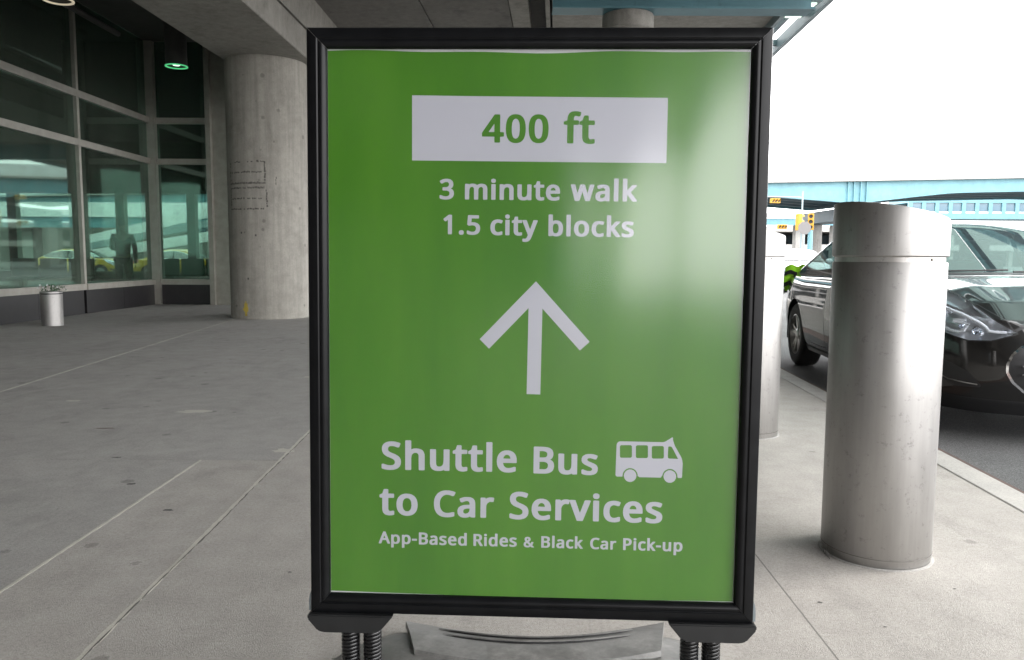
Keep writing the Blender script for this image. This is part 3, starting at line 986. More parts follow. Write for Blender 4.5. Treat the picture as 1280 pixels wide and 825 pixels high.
# clear cover sheet, gently rippled
nu, nv = 90, 110
vs, fs = [], []
for j in range(nv + 1):
    for i in range(nu + 1):
        u, v_ = i / nu, j / nv
        e = min(1, 6 * min(u, 1 - u)) * min(1, 8 * min(v_, 1 - v_))
        w = .0009 * math.sin(7.0 * u + 1.2 + 1.1 * v_) + .00045 * math.sin(16 * u + 2.0 * v_ + .8) + .00022 * math.sin(34 * u - 1.5 * v_) + .0005 * math.sin(4.2 * v_ + 2.4 * u)
        vs.append((-.3885 + .777 * u, .0112 + w * e, -.5185 + 1.037 * v_))
for j in range(nv):
    for i in range(nu):
        a = j * (nu + 1) + i
        fs.append((a, a + 1, a + nu + 2, a + nu + 1))
cv = MB().add(vs, fs)
me = cv.data('clear_cover', M['cover'])
for p_ in me.polygons:
    p_.use_smooth = True
on_sign(new_obj('clear_cover', me, sign))

# letter outlines (thousandths of an em), word placement on the sheet (metres), arrow, panel and bus symbol
GLYPHS={"&":[[[190,-26],[148,-19],[106,-5],[70,16],[46,40],[28,70],[16,106],[13,148],[15,184],[25,220],[47,256],[76,286],[126,322],[90,370],[76,400],[69,424],[66,454],[68,484],[76,514],[88,535],[100,551],[120,568],[140,580],[166,590],[220,600],[256,600],[292,597],[316,591],[342,580],[362,568],[381,550],[403,514],[410,490],[412,466],[411,436],[406,412],[389,376],[356,340],[310,304],[418,202],[430,227],[449,292],[454,299],[472,305],[550,305],[568,303],[576,298],[579,292],[580,280],[562,220],[542,172],[529,148],[508,118],[508,112],[613,10],[615,-2],[610,-14],[598,-18],[478,-18],[466,-13],[418,32],[370,3],[316,-17],[256,-26]],[[208,76],[184,85],[164,100],[151,124],[146,148],[149,172],[158,196],[178,220],[202,240],[208,237],[336,112],[304,92],[274,80],[238,74]],[[232,383],[214,405],[202,424],[197,442],[195,460],[200,478],[209,490],[226,501],[244,504],[262,498],[275,484],[282,466],[282,448],[279,436],[270,418],[254,400]],587],"-":[[[17,166],[6,172],[2,184],[2,250],[4,256],[12,262],[29,265],[227,265],[245,263],[254,256],[256,244],[256,178],[253,172],[245,167],[227,165]],258],".":[[[91,-29],[61,-21],[46,-11],[37,1],[30,19],[28,37],[29,61],[34,79],[49,99],[79,113],[121,115],[151,108],[174,91],[183,73],[187,37],[181,7],[168,-11],[149,-23],[127,-29]],214],"0":[[[198,-26],[150,-15],[108,6],[72,40],[46,82],[26,136],[13,214],[9,292],[14,376],[25,436],[43,490],[64,526],[90,556],[126,580],[162,593],[210,600],[264,598],[306,589],[348,568],[384,535],[413,490],[432,436],[444,376],[449,292],[446,208],[437,148],[420,94],[398,52],[373,22],[341,-2],[300,-18],[258,-26]],[[210,75],[192,84],[176,100],[163,124],[154,148],[148,178],[142,226],[141,328],[150,406],[165,454],[176,472],[192,489],[210,499],[228,502],[252,497],[270,484],[285,466],[300,436],[308,406],[315,358],[317,250],[308,166],[297,130],[285,106],[270,88],[252,76],[228,71]],458],"1":[[[200,-18],[189,-11],[186,1],[186,427],[182,432],[128,389],[110,386],[92,388],[80,396],[44,442],[42,456],[50,468],[206,588],[224,592],[296,591],[305,588],[312,582],[315,570],[314,-5],[308,-14],[296,-18]],458],"3":[[[153,-26],[105,-21],[69,-13],[39,-3],[11,10],[6,22],[7,94],[10,100],[20,106],[45,108],[129,79],[171,72],[207,71],[237,74],[261,82],[279,94],[291,106],[306,136],[309,172],[303,196],[285,220],[255,236],[219,244],[111,247],[101,250],[95,256],[93,268],[94,328],[99,339],[117,344],[207,347],[232,352],[255,364],[276,382],[289,406],[293,430],[291,454],[279,476],[263,490],[243,499],[219,502],[189,500],[159,492],[135,481],[93,457],[75,454],[57,456],[49,460],[14,508],[10,514],[10,526],[13,532],[21,539],[63,565],[105,583],[141,592],[177,598],[219,600],[261,598],[297,592],[339,578],[373,556],[400,526],[418,490],[423,466],[425,430],[423,406],[415,376],[403,352],[389,334],[369,316],[350,304],[398,274],[419,250],[429,232],[437,208],[442,178],[443,148],[439,118],[427,82],[405,47],[381,23],[351,4],[303,-15],[261,-23],[213,-27]],458],"4":[[[278,-18],[266,-13],[262,-5],[260,110],[2,112],[-10,119],[-13,126],[-13,192],[-10,201],[261,588],[278,595],[368,594],[385,588],[389,576],[389,217],[398,212],[452,212],[469,205],[473,192],[473,126],[470,119],[458,112],[398,111],[389,108],[389,1],[386,-11],[368,-19]],[[140,213],[136,217],[260,392],[261,217],[254,212]],458],"5":[[[162,-26],[120,-21],[84,-14],[48,-2],[25,10],[21,22],[21,88],[23,100],[36,108],[66,108],[125,82],[180,72],[216,72],[246,78],[276,94],[288,106],[300,123],[309,154],[309,196],[302,220],[291,238],[276,253],[252,265],[222,272],[192,273],[108,261],[90,261],[78,265],[36,292],[34,304],[57,580],[66,588],[84,592],[390,590],[397,586],[403,574],[403,508],[402,501],[396,494],[378,489],[186,489],[180,489],[174,484],[165,370],[168,368],[252,369],[312,359],[360,338],[396,311],[422,274],[431,256],[439,226],[443,196],[442,160],[438,130],[429,100],[415,70],[396,44],[366,17],[336,-1],[300,-14],[264,-22],[216,-27]],458],"A":[[[-15,-18],[-27,-11],[-30,-5],[-29,6],[195,582],[201,590],[219,594],[291,594],[309,591],[318,582],[541,6],[541,-5],[538,-11],[527,-18],[513,-19],[429,-19],[411,-12],[344,157],[171,158],[165,157],[100,-11],[81,-19]],[[207,262],[205,264],[255,397],[261,387],[306,264],[297,260],[213,260]],512],"B":[[[63,-18],[51,-11],[48,1],[48,570],[50,582],[57,588],[75,592],[291,590],[369,578],[399,569],[431,552],[447,540],[467,517],[483,481],[488,450],[488,409],[477,367],[453,330],[422,306],[424,301],[453,284],[475,264],[492,241],[501,217],[507,180],[507,138],[497,97],[483,66],[458,37],[429,15],[393,-2],[351,-13],[291,-19]],[[183,81],[180,84],[180,246],[183,249],[267,250],[303,246],[335,235],[357,217],[369,186],[370,151],[359,121],[339,97],[321,88],[291,81]],[[183,348],[180,355],[180,487],[183,491],[255,492],[291,488],[321,480],[343,462],[353,438],[353,409],[343,378],[327,362],[309,354],[279,349]],521],"C":[[[274,-26],[232,-20],[202,-13],[154,7],[107,40],[80,70],[64,94],[44,136],[34,166],[22,232],[19,286],[21,328],[34,400],[55,454],[87,502],[109,526],[130,544],[178,572],[232,590],[292,599],[376,597],[442,585],[502,563],[510,556],[512,550],[510,538],[478,472],[466,468],[442,468],[382,489],[340,497],[304,497],[268,488],[232,469],[203,442],[180,406],[164,364],[158,328],[155,298],[156,256],[161,220],[171,184],[181,160],[200,130],[217,112],[238,97],[256,87],[280,79],[304,75],[364,77],[454,97],[478,94],[487,88],[489,82],[489,10],[487,4],[478,-1],[436,-14],[388,-23],[334,-27]],506],"P":[[[63,-18],[51,-11],[48,1],[48,570],[50,582],[57,588],[75,592],[279,590],[345,578],[394,558],[419,540],[445,511],[461,481],[469,456],[474,421],[472,372],[464,336],[448,301],[429,275],[405,253],[381,238],[351,224],[321,215],[285,208],[183,203],[180,198],[180,1],[177,-11],[171,-16],[159,-19]],[[183,304],[180,306],[180,487],[183,491],[237,491],[267,488],[292,481],[312,468],[331,444],[339,409],[335,367],[321,339],[297,320],[267,309],[225,304]],485],"R":[[[63,-18],[51,-11],[48,1],[48,570],[50,582],[57,588],[75,592],[285,590],[351,578],[399,558],[417,546],[435,529],[449,511],[459,493],[472,444],[474,390],[466,349],[459,330],[444,306],[416,276],[369,246],[516,6],[516,-5],[513,-11],[502,-18],[489,-19],[399,-19],[381,-15],[375,-9],[243,216],[183,218],[180,211],[180,1],[177,-11],[171,-16],[159,-19]],[[183,317],[180,318],[180,487],[183,490],[237,491],[267,489],[297,481],[317,468],[333,444],[340,409],[335,372],[327,355],[317,342],[297,328],[267,319]],498],"S":[[[152,-26],[74,-15],[18,4],[13,10],[11,16],[11,88],[15,100],[26,106],[50,107],[110,87],[152,78],[200,74],[236,77],[266,88],[287,106],[294,118],[300,136],[298,166],[286,190],[265,208],[230,227],[152,258],[116,275],[80,298],[55,322],[32,358],[20,406],[19,454],[25,484],[32,502],[56,538],[85,562],[122,581],[170,595],[230,600],[296,596],[350,585],[404,567],[418,556],[419,544],[395,478],[390,472],[374,468],[356,468],[308,485],[272,494],[236,498],[209,496],[182,487],[164,472],[155,454],[151,430],[158,400],[166,388],[182,374],[218,354],[302,320],[344,299],[380,275],[403,250],[423,214],[432,172],[430,118],[420,82],[407,58],[386,33],[357,10],[326,-5],[284,-18],[254,-24],[212,-27]],440],"a":[[[142,-26],[106,-19],[76,-7],[50,10],[28,37],[15,64],[8,100],[8,136],[16,172],[28,196],[46,218],[73,238],[100,251],[136,263],[172,270],[280,277],[286,280],[283,316],[277,334],[267,346],[250,357],[232,361],[208,360],[184,354],[118,329],[88,330],[81,334],[77,340],[55,394],[55,406],[58,412],[68,418],[112,437],[154,448],[190,454],[268,454],[304,449],[334,439],[361,424],[382,406],[400,376],[411,340],[415,292],[414,-8],[406,-16],[394,-19],[322,-18],[309,-14],[298,5],[268,-12],[238,-21],[190,-27]],[[178,69],[166,74],[153,82],[142,100],[141,130],[147,148],[154,158],[172,172],[196,181],[226,187],[280,189],[285,184],[282,142],[275,118],[263,100],[244,85],[220,73],[196,68]],449],"b":[[[245,-26],[197,-17],[155,3],[149,-1],[143,-14],[125,-19],[59,-19],[47,-16],[39,-8],[38,610],[43,622],[53,627],[149,628],[161,624],[167,618],[169,442],[173,437],[215,451],[269,456],[317,453],[365,439],[395,422],[425,394],[447,364],[467,316],[474,280],[479,238],[477,172],[473,142],[464,106],[455,82],[439,52],[420,28],[401,12],[359,-12],[335,-20],[305,-25]],[[251,70],[227,75],[212,82],[198,94],[187,112],[178,136],[172,166],[169,238],[178,298],[185,317],[197,334],[221,352],[239,358],[263,359],[281,356],[301,346],[315,334],[327,316],[335,298],[342,268],[346,202],[338,142],[332,124],[318,100],[305,86],[287,75],[269,70]],493],"c":[[[209,-26],[149,-14],[109,4],[72,34],[46,70],[27,112],[16,166],[15,244],[25,304],[44,352],[68,388],[101,418],[131,435],[179,450],[227,456],[287,455],[341,444],[379,430],[386,424],[388,418],[387,406],[365,346],[353,339],[329,337],[269,354],[239,357],[215,352],[192,340],[170,316],[156,286],[148,238],[148,184],[156,142],[167,117],[185,94],[209,78],[233,72],[269,74],[299,81],[341,96],[365,96],[377,90],[381,76],[381,10],[377,3],[365,-4],[317,-20],[269,-26]],384],"d":[[[197,-26],[143,-16],[101,4],[67,34],[40,76],[22,130],[15,190],[15,238],[19,280],[32,334],[47,366],[77,404],[107,428],[143,445],[179,454],[239,456],[281,451],[323,436],[325,616],[335,626],[347,628],[431,628],[443,626],[450,622],[455,610],[454,-8],[449,-14],[437,-18],[359,-19],[344,-14],[335,2],[305,-13],[275,-22],[239,-27]],[[227,70],[209,74],[193,82],[180,94],[167,113],[157,136],[150,166],[147,226],[155,280],[163,304],[173,324],[186,340],[203,352],[218,358],[233,360],[257,357],[275,350],[289,340],[304,322],[316,292],[321,268],[325,232],[325,190],[318,136],[312,118],[299,97],[287,85],[269,76],[251,71]],493],"e":[[[221,-26],[179,-20],[128,-2],[90,22],[61,52],[36,94],[21,142],[14,196],[16,256],[26,304],[39,340],[65,382],[94,412],[131,436],[167,449],[215,456],[263,456],[299,450],[341,434],[374,412],[402,382],[422,346],[436,304],[441,256],[441,196],[438,190],[431,185],[419,183],[155,182],[149,179],[157,142],[172,112],[191,93],[221,76],[251,71],[293,74],[323,80],[383,100],[407,99],[417,94],[421,88],[422,16],[420,10],[413,4],[365,-13],[323,-22],[275,-27]],[[155,278],[153,280],[160,304],[179,335],[203,354],[233,361],[257,356],[281,340],[297,316],[306,280],[299,276]],452],"f":[[[75,-18],[61,-11],[57,1],[57,355],[3,357],[-10,361],[-16,367],[-18,372],[-17,415],[-9,424],[56,444],[62,511],[72,546],[92,582],[123,609],[165,626],[213,632],[273,630],[327,616],[335,612],[339,606],[340,594],[320,534],[315,529],[303,525],[285,525],[243,535],[225,536],[213,531],[203,523],[192,499],[189,475],[189,450],[273,449],[291,443],[296,432],[296,378],[295,367],[289,361],[279,357],[188,355],[188,-5],[184,-11],[177,-16],[165,-19]],275],"h":[[[53,-18],[42,-11],[38,1],[38,612],[40,618],[46,624],[59,628],[149,628],[161,624],[167,618],[169,612],[169,438],[173,435],[215,450],[251,455],[299,455],[335,451],[371,441],[399,427],[420,409],[441,378],[455,336],[460,295],[460,-5],[455,-13],[437,-19],[353,-19],[341,-16],[334,-11],[331,1],[329,301],[322,324],[310,342],[292,355],[263,359],[230,355],[208,342],[187,318],[176,289],[169,235],[169,1],[165,-11],[155,-17],[143,-19]],495],"i":[[[54,-18],[42,-11],[38,1],[38,432],[40,438],[46,444],[60,449],[150,448],[162,444],[169,432],[168,-5],[162,-14],[150,-18]],[[78,485],[54,496],[38,517],[33,534],[33,552],[36,570],[41,582],[60,600],[84,609],[120,609],[150,599],[167,582],[174,564],[175,534],[167,511],[150,493],[132,485],[108,482]],206],"k":[[[53,-18],[42,-11],[38,1],[38,612],[40,618],[46,624],[59,628],[149,628],[161,624],[168,612],[168,318],[168,312],[173,307],[305,445],[323,449],[413,449],[431,445],[437,438],[437,421],[273,246],[274,241],[447,12],[450,6],[451,-5],[443,-15],[425,-19],[329,-19],[311,-13],[185,156],[179,159],[169,151],[168,145],[168,1],[164,-11],[155,-17],[143,-19]],428],"l":[[[53,-18],[42,-11],[38,1],[38,612],[40,618],[46,624],[59,628],[149,628],[161,624],[167,618],[169,612],[168,-5],[161,-15],[149,-19]],206],"m":[[[53,-18],[42,-11],[38,1],[38,432],[40,438],[45,444],[65,449],[137,448],[148,444],[154,438],[155,432],[161,431],[190,444],[221,453],[257,457],[293,456],[329,451],[359,441],[383,428],[401,413],[437,435],[473,448],[515,456],[563,456],[605,450],[635,440],[665,421],[683,402],[695,384],[704,361],[711,330],[714,301],[715,1],[713,-8],[707,-15],[689,-19],[611,-19],[599,-18],[587,-9],[585,1],[583,301],[577,324],[566,342],[550,355],[527,359],[497,355],[476,342],[457,318],[446,289],[442,246],[441,1],[438,-11],[427,-18],[413,-19],[335,-19],[317,-13],[312,-5],[312,1],[310,301],[304,324],[293,342],[275,355],[251,359],[224,355],[203,342],[186,318],[174,283],[169,235],[167,-8],[161,-15],[149,-19]],749],"n":[[[53,-18],[42,-11],[38,1],[38,427],[41,440],[47,445],[59,448],[131,449],[148,444],[154,438],[155,432],[161,429],[191,443],[227,453],[257,456],[299,456],[329,453],[359,446],[383,436],[408,421],[427,402],[445,372],[454,342],[459,312],[461,1],[457,-11],[446,-18],[425,-19],[353,-19],[341,-16],[334,-11],[331,1],[329,301],[322,324],[310,342],[292,355],[263,359],[233,355],[207,342],[191,324],[176,289],[169,235],[169,1],[165,-11],[155,-17],[143,-19]],495],"o":[[[215,-26],[167,-18],[119,2],[84,28],[54,64],[30,112],[18,160],[14,214],[18,274],[30,322],[51,364],[77,398],[107,422],[143,440],[185,452],[227,457],[287,454],[335,442],[373,424],[404,400],[434,364],[455,322],[467,274],[472,214],[468,160],[456,112],[444,82],[421,46],[389,16],[359,-3],[317,-18],[269,-26]],[[233,70],[215,74],[197,83],[178,100],[166,118],[151,166],[148,196],[148,232],[156,286],[166,310],[177,328],[191,343],[208,352],[227,358],[245,359],[269,355],[287,347],[302,334],[317,316],[328,292],[335,262],[339,202],[335,166],[329,142],[320,118],[308,100],[293,87],[275,76],[254,70]],485],"p":[[[53,-210],[42,-204],[38,-192],[40,438],[47,445],[59,448],[131,449],[149,444],[157,432],[161,430],[179,440],[209,450],[239,455],[275,457],[334,450],[377,434],[406,414],[437,381],[461,336],[471,300],[479,240],[477,174],[468,120],[450,72],[431,43],[407,17],[377,-4],[341,-18],[299,-26],[251,-26],[209,-20],[173,-7],[169,-12],[169,-192],[165,-204],[155,-210],[143,-211]],[[239,72],[221,78],[204,90],[190,108],[181,126],[175,150],[170,180],[170,252],[179,300],[186,318],[197,334],[209,345],[227,354],[263,359],[281,356],[299,346],[316,330],[327,312],[338,282],[343,258],[346,222],[345,186],[340,156],[332,132],[324,114],[311,95],[293,80],[277,72],[263,70]],493],"r":[[[53,-18],[42,-11],[38,1],[40,438],[47,445],[59,448],[137,448],[149,444],[154,438],[157,427],[161,422],[197,444],[239,455],[293,456],[323,453],[341,448],[347,442],[349,432],[340,367],[335,355],[323,350],[311,349],[263,355],[239,348],[219,336],[203,323],[190,306],[178,283],[171,258],[169,235],[169,1],[165,-11],[155,-17],[143,-19]],331],"s":[[[134,-26],[92,-20],[62,-13],[31,-2],[14,10],[12,16],[12,82],[15,94],[32,102],[56,101],[103,82],[134,73],[164,69],[194,69],[218,73],[236,83],[248,100],[249,118],[239,136],[223,148],[86,210],[56,229],[34,250],[17,280],[11,310],[13,346],[24,382],[44,408],[74,430],[110,445],[152,454],[212,457],[266,452],[314,442],[360,424],[368,416],[368,400],[344,345],[341,340],[332,336],[302,335],[236,356],[194,361],[172,358],[156,352],[142,340],[138,328],[144,310],[158,298],[194,281],[302,235],[332,216],[353,196],[370,166],[377,136],[375,88],[363,52],[346,28],[326,10],[302,-4],[278,-13],[218,-25]],384],"t":[[[172,-26],[130,-17],[100,-3],[77,16],[60,40],[51,64],[44,112],[44,352],[40,356],[-2,358],[-14,364],[-17,370],[-15,418],[-8,425],[46,450],[75,538],[82,544],[94,547],[154,547],[164,544],[172,538],[174,526],[174,454],[178,449],[280,448],[292,444],[298,436],[298,370],[292,361],[274,356],[184,356],[174,352],[174,130],[175,112],[180,94],[187,82],[202,72],[220,69],[274,78],[286,76],[298,70],[302,58],[301,-2],[298,-8],[287,-14],[256,-22],[214,-27]],289],"u":[[[192,-26],[162,-22],[132,-15],[92,4],[78,16],[62,34],[49,58],[42,76],[34,136],[34,436],[42,445],[66,449],[144,448],[156,445],[164,436],[165,154],[167,124],[175,100],[190,82],[210,72],[234,70],[264,74],[290,88],[309,112],[319,136],[324,165],[327,196],[328,436],[336,446],[348,449],[432,449],[450,444],[457,436],[457,430],[456,-8],[450,-14],[438,-18],[360,-19],[345,-14],[336,1],[306,-14],[270,-23],[234,-27]],495],"v":[[[147,-18],[136,-11],[133,-5],[-28,421],[-28,438],[-15,447],[3,449],[87,448],[98,444],[104,438],[201,169],[207,170],[304,438],[309,444],[327,449],[411,449],[430,444],[436,438],[437,432],[435,421],[270,-11],[261,-17],[249,-19]],407],"w":[[[114,-17],[102,-12],[97,-5],[-21,427],[-20,439],[-14,445],[6,450],[90,449],[102,447],[110,439],[174,200],[249,439],[255,445],[270,449],[360,450],[377,445],[383,439],[456,199],[462,214],[522,441],[528,446],[546,450],[630,449],[642,447],[648,442],[651,427],[528,-11],[510,-18],[420,-18],[402,-16],[393,-11],[318,232],[312,232],[311,229],[233,-11],[216,-18]],630],"y":[[[34,-210],[-5,-204],[-17,-198],[-21,-186],[-21,-126],[-19,-120],[-11,-114],[4,-111],[64,-115],[88,-104],[101,-90],[116,-66],[142,0],[-27,420],[-28,438],[-20,445],[-2,449],[82,449],[100,444],[105,438],[208,168],[304,438],[310,444],[328,449],[412,449],[432,444],[439,432],[437,420],[253,-66],[224,-126],[208,-150],[190,-170],[169,-186],[148,-197],[100,-210]],408]}
WORDS=[["400", "g", -0.0995, 0.3482, 0.00025, 0.08422], ["ft", "g", 0.0521, 0.3475, -0.00505, 0.09044], ["3", "w", -0.1794, 0.2434, 0.00201, 0.06151], ["minute", "w", -0.1339, 0.2434, -0.00406, 0.06202], ["walk", "w", 0.0669, 0.2422, -0.00431, 0.06505], ["1.5", "w", -0.1742, 0.1786, -0.00806, 0.05948], ["city", "w", -0.0842, 0.1778, -0.00592, 0.06148], ["blocks", "w", 0.0228, 0.1768, -0.00567, 0.06202], ["Shuttle", "w", -0.29, -0.2723, -0.00253, 0.08921], ["Bus", "w", -0.0009, -0.2742, -0.00745, 0.08533], ["to", "w", -0.2917, -0.3615, -0.00313, 0.09013], ["Car", "w", -0.1893, -0.3629, -0.0005, 0.08449], ["Services", "w", -0.0429, -0.3641, -0.00731, 0.08709], ["App-Based", "w", -0.2937, -0.4181, -0.00394, 0.03885], ["Rides", "w", -0.1126, -0.4188, 0.00123, 0.0387], ["&", "w", -0.0143, -0.419, -0.0076, 0.03317], ["Black", "w", 0.0182, -0.4192, -0.00361, 0.03724], ["Car", "w", 0.113, -0.4196, -0.00427, 0.03629], ["Pick-up", "w", 0.1749, -0.4201, -0.00361, 0.03824]]
ARROW=[[0.0033, 0.0921], [0.1058, -0.0203], [0.0876, -0.0371], [0.016, 0.0412], [0.0142, -0.1219], [-0.0117, -0.1214], [-0.01, 0.0418], [-0.0839, -0.0361], [-0.1018, -0.0183]]
PBOX=[[-0.231, 0.4341], [-0.1062, 0.4327], [0.2408, 0.4308], [0.2409, 0.3125], [-0.2308, 0.3148]]
BUS={"body": [[0.1603, -0.2169], [0.161, -0.2133], [0.1632, -0.2104], [0.1668, -0.209], [0.248, -0.2092], [0.2524, -0.2078], [0.2649, -0.1996], [0.2665, -0.2006], [0.2663, -0.2045], [0.2698, -0.2149], [0.2831, -0.238], [0.2848, -0.2432], [0.2858, -0.2497], [0.2853, -0.2752], [0.2842, -0.2775], [0.2784, -0.2776], [0.2766, -0.2763], [0.2766, -0.276], [0.2764, -0.2728], [0.2756, -0.2697], [0.2741, -0.2668], [0.272, -0.2644], [0.2695, -0.2624], [0.2666, -0.2611], [0.2635, -0.2605], [0.2604, -0.2605], [0.2573, -0.2613], [0.2545, -0.2627], [0.252, -0.2647], [0.2501, -0.2672], [0.2487, -0.2701], [0.248, -0.2733], [0.2473, -0.274], [0.2452, -0.2775], [0.2048, -0.2775], [0.2022, -0.2756], [0.2015, -0.2757], [0.2013, -0.2724], [0.2004, -0.2693], [0.1988, -0.2664], [0.1967, -0.264], [0.194, -0.2621], [0.191, -0.2609], [0.1879, -0.2603], [0.1846, -0.2605], [0.1816, -0.2615], [0.1788, -0.2631], [0.1764, -0.2653], [0.1745, -0.268], [0.1733, -0.271], [0.1728, -0.2743], [0.1725, -0.2769], [0.1618, -0.2771], [0.1594, -0.2745]], "holes": [[[0.1863, -0.216], [0.1878, -0.2164], [0.189, -0.2176], [0.1894, -0.2191], [0.1898, -0.2371], [0.1894, -0.2387], [0.1883, -0.2399], [0.1868, -0.2403], [0.1701, -0.2406], [0.1686, -0.2403], [0.1674, -0.2391], [0.167, -0.2376], [0.1666, -0.2196], [0.167, -0.218], [0.1681, -0.2168], [0.1696, -0.2164]], [[0.2164, -0.2157], [0.218, -0.2161], [0.2191, -0.2172], [0.2196, -0.2188], [0.22, -0.2372], [0.2196, -0.2388], [0.2186, -0.2399], [0.217, -0.2404], [0.2003, -0.2407], [0.1987, -0.2403], [0.1976, -0.2392], [0.1971, -0.2376], [0.1967, -0.2192], [0.1971, -0.2177], [0.1982, -0.2165], [0.1997, -0.2161]], [[0.2465, -0.2166], [0.248, -0.217], [0.2492, -0.2181], [0.2496, -0.2197], [0.2501, -0.2376], [0.2497, -0.2392], [0.2486, -0.2404], [0.2471, -0.2408], [0.2303, -0.2412], [0.2288, -0.2408], [0.2277, -0.2396], [0.2272, -0.2381], [0.2268, -0.2201], [0.2271, -0.2185], [0.2282, -0.2174], [0.2298, -0.2169]], [[0.2578, -0.2183], [0.259, -0.2171], [0.2628, -0.2173], [0.2648, -0.2186], [0.2771, -0.2408], [0.2602, -0.2406], [0.258, -0.2392], [0.2573, -0.2359]]], "wheels": [[[0.1991, -0.2748], [0.1985, -0.2789], [0.1965, -0.2826], [0.1934, -0.2854], [0.1895, -0.287], [0.1854, -0.2871], [0.1814, -0.2857], [0.1782, -0.283], [0.1761, -0.2794], [0.1752, -0.2752], [0.1759, -0.2711], [0.1779, -0.2673], [0.181, -0.2646], [0.1848, -0.263], [0.189, -0.263], [0.1929, -0.2643], [0.1961, -0.267], [0.1983, -0.2706]], [[0.2742, -0.2748], [0.2735, -0.279], [0.2716, -0.2827], [0.2685, -0.2855], [0.2646, -0.287], [0.2605, -0.2871], [0.2566, -0.2857], [0.2534, -0.283], [0.2512, -0.2794], [0.2504, -0.2753], [0.251, -0.2711], [0.253, -0.2674], [0.2561, -0.2646], [0.2599, -0.2631], [0.264, -0.263], [0.2679, -0.2644], [0.2712, -0.267], [0.2733, -0.2706]]]}

def tess(loops, y):
    ls = [[Vector((a, b, 0)) for a, b in l_] for l_ in loops]
    tris = tessellate_polygon(ls)
    flat = [(p.x, y, p.y) for l_ in ls for p in l_]
    return flat, [tuple(t) for t in tris]
PARTS = {}
def lettering(idx, y, mm, name='lettering', sy=1.0):
    mb = MB()
    for k in idx:
        w, c, u0, w0, sl, sx = WORDS[k]
        pen = 0.0
        for ch in w:
            g_ = GLYPHS[ch]
            lp = [[(u0 + (pen + a * .001) * sx, w0 + .0185 * sx + b * .001 * sx * sy + sl * (pen + a * .001) * sx) for a, b in l_] for l_ in g_[:-1]]
            # outer outlines with their holes
            def area(l_): return sum(l_[i - 1][0] * l_[i][1] - l_[i][0] * l_[i - 1][1] for i in range(len(l_))) / 2
            def inside(p, l_):
                r_ = False
                for i in range(len(l_)):
                    (x1, y1), (x2, y2) = l_[i - 1], l_[i]
                    if (y1 > p[1]) != (y2 > p[1]) and p[0] < (x2 - x1) * (p[1] - y1) / (y2 - y1) + x1:
                        r_ = not r_
                return r_
            outs = [l_ for l_ in lp if not any(inside(l_[0], q) for q in lp if q is not l_)]
            for o_ in outs:
                hs = [q for q in lp if q is not o_ and inside(q[0], o_)]
                mb.add(*tess([o_] + hs, y))
            pen += g_[-1] * .001 + .045
    return on_sign(mb.build(name, M[mm], sign))
mb = MB(); f_, t_ = tess([PBOX], .01405); on_sign(mb.add(f_, t_).build('white_panel', M['white_ink'], sign))
lettering([0, 1], .0139, 'green')
lettering([2, 3, 4], .0140, 'white_ink')
lettering([5, 6, 7], .0140, 'white_ink')
lettering([8, 9], .0140, 'white_ink')
lettering([10, 11, 12], .0140, 'white_ink')
lettering([13, 14, 15, 16, 17, 18], .0140, 'white_ink')
mb = MB(); on_sign(mb.add(*tess([ARROW], .0140)).build('arrow', M['white_ink'], sign))
mb = MB(); mb.add(*tess([BUS['body']] + BUS['holes'], .0140))
for w_ in BUS['wheels']:
    mb.add(*tess([w_], .0140))
on_sign(mb.build('bus_symbol', M['white_ink'], sign))

# brackets, clips and springs
for s in (-1, 1):
    xo = s * (SW / 2 + .004)
    pts = [(xo, -.5535), (xo, -.5625), (xo - s * .019, -.585), (xo - s * .030, -.5885), (xo - s * .130, -.5885), (xo - s * .143, -.581), (xo - s * .166, -.5537)]
    mb = MB().prism_y(pts, -.010, .040)
    bm = bmesh.new(); me = mb.data('bracket'); bm.from_mesh(me)
    bmesh.ops.bevel(bm, geom=bm.edges[:], offset=.0022, segments=2, affect='EDGES')
    me2 = bpy.data.meshes.new('bracket'); bm.to_mesh(me2); bm.free(); me2.materials.append(M['bracket'])
    on_sign(new_obj('bracket', me2, sign))
    ear = [(s * (SW / 2 + .0012), -.553), (s * (SW / 2 + .0062), -.553), (s * (SW / 2 + .0062), -.533), (s * (SW / 2 + .0045), -.521), (s * (SW / 2 + .0012), -.512)]
    on_sign(MB().prism_y(ear, .010, .032).build('corner_clip', M['grey_clip'], sign))
    zt = SC_.z - .5885; zb = .088
    for off in (.076, .1185):
        xx = SC_.x + xo - s * off
        yy = SC_.y + .016 + .0
        pts = []
        turns = 26; k = 14
        for i in range(turns * k + 1):
            a = 2 * PI * i / k
            pts.append((xx + .0155 * math.cos(a) + .0 * 1, yy + .0155 * math.sin(a), zb + (zt - zb + .004) * i / (turns * k)))
        MB().tube(pts, .0031, 6).build('spring', M['spring'], sign, 60)
        MB().lathe([(.024, .066), (.024, zb + .002), (.018, zb + .006)], xx, yy, 28).build('spring_seat', M['alu'], sign, 40)
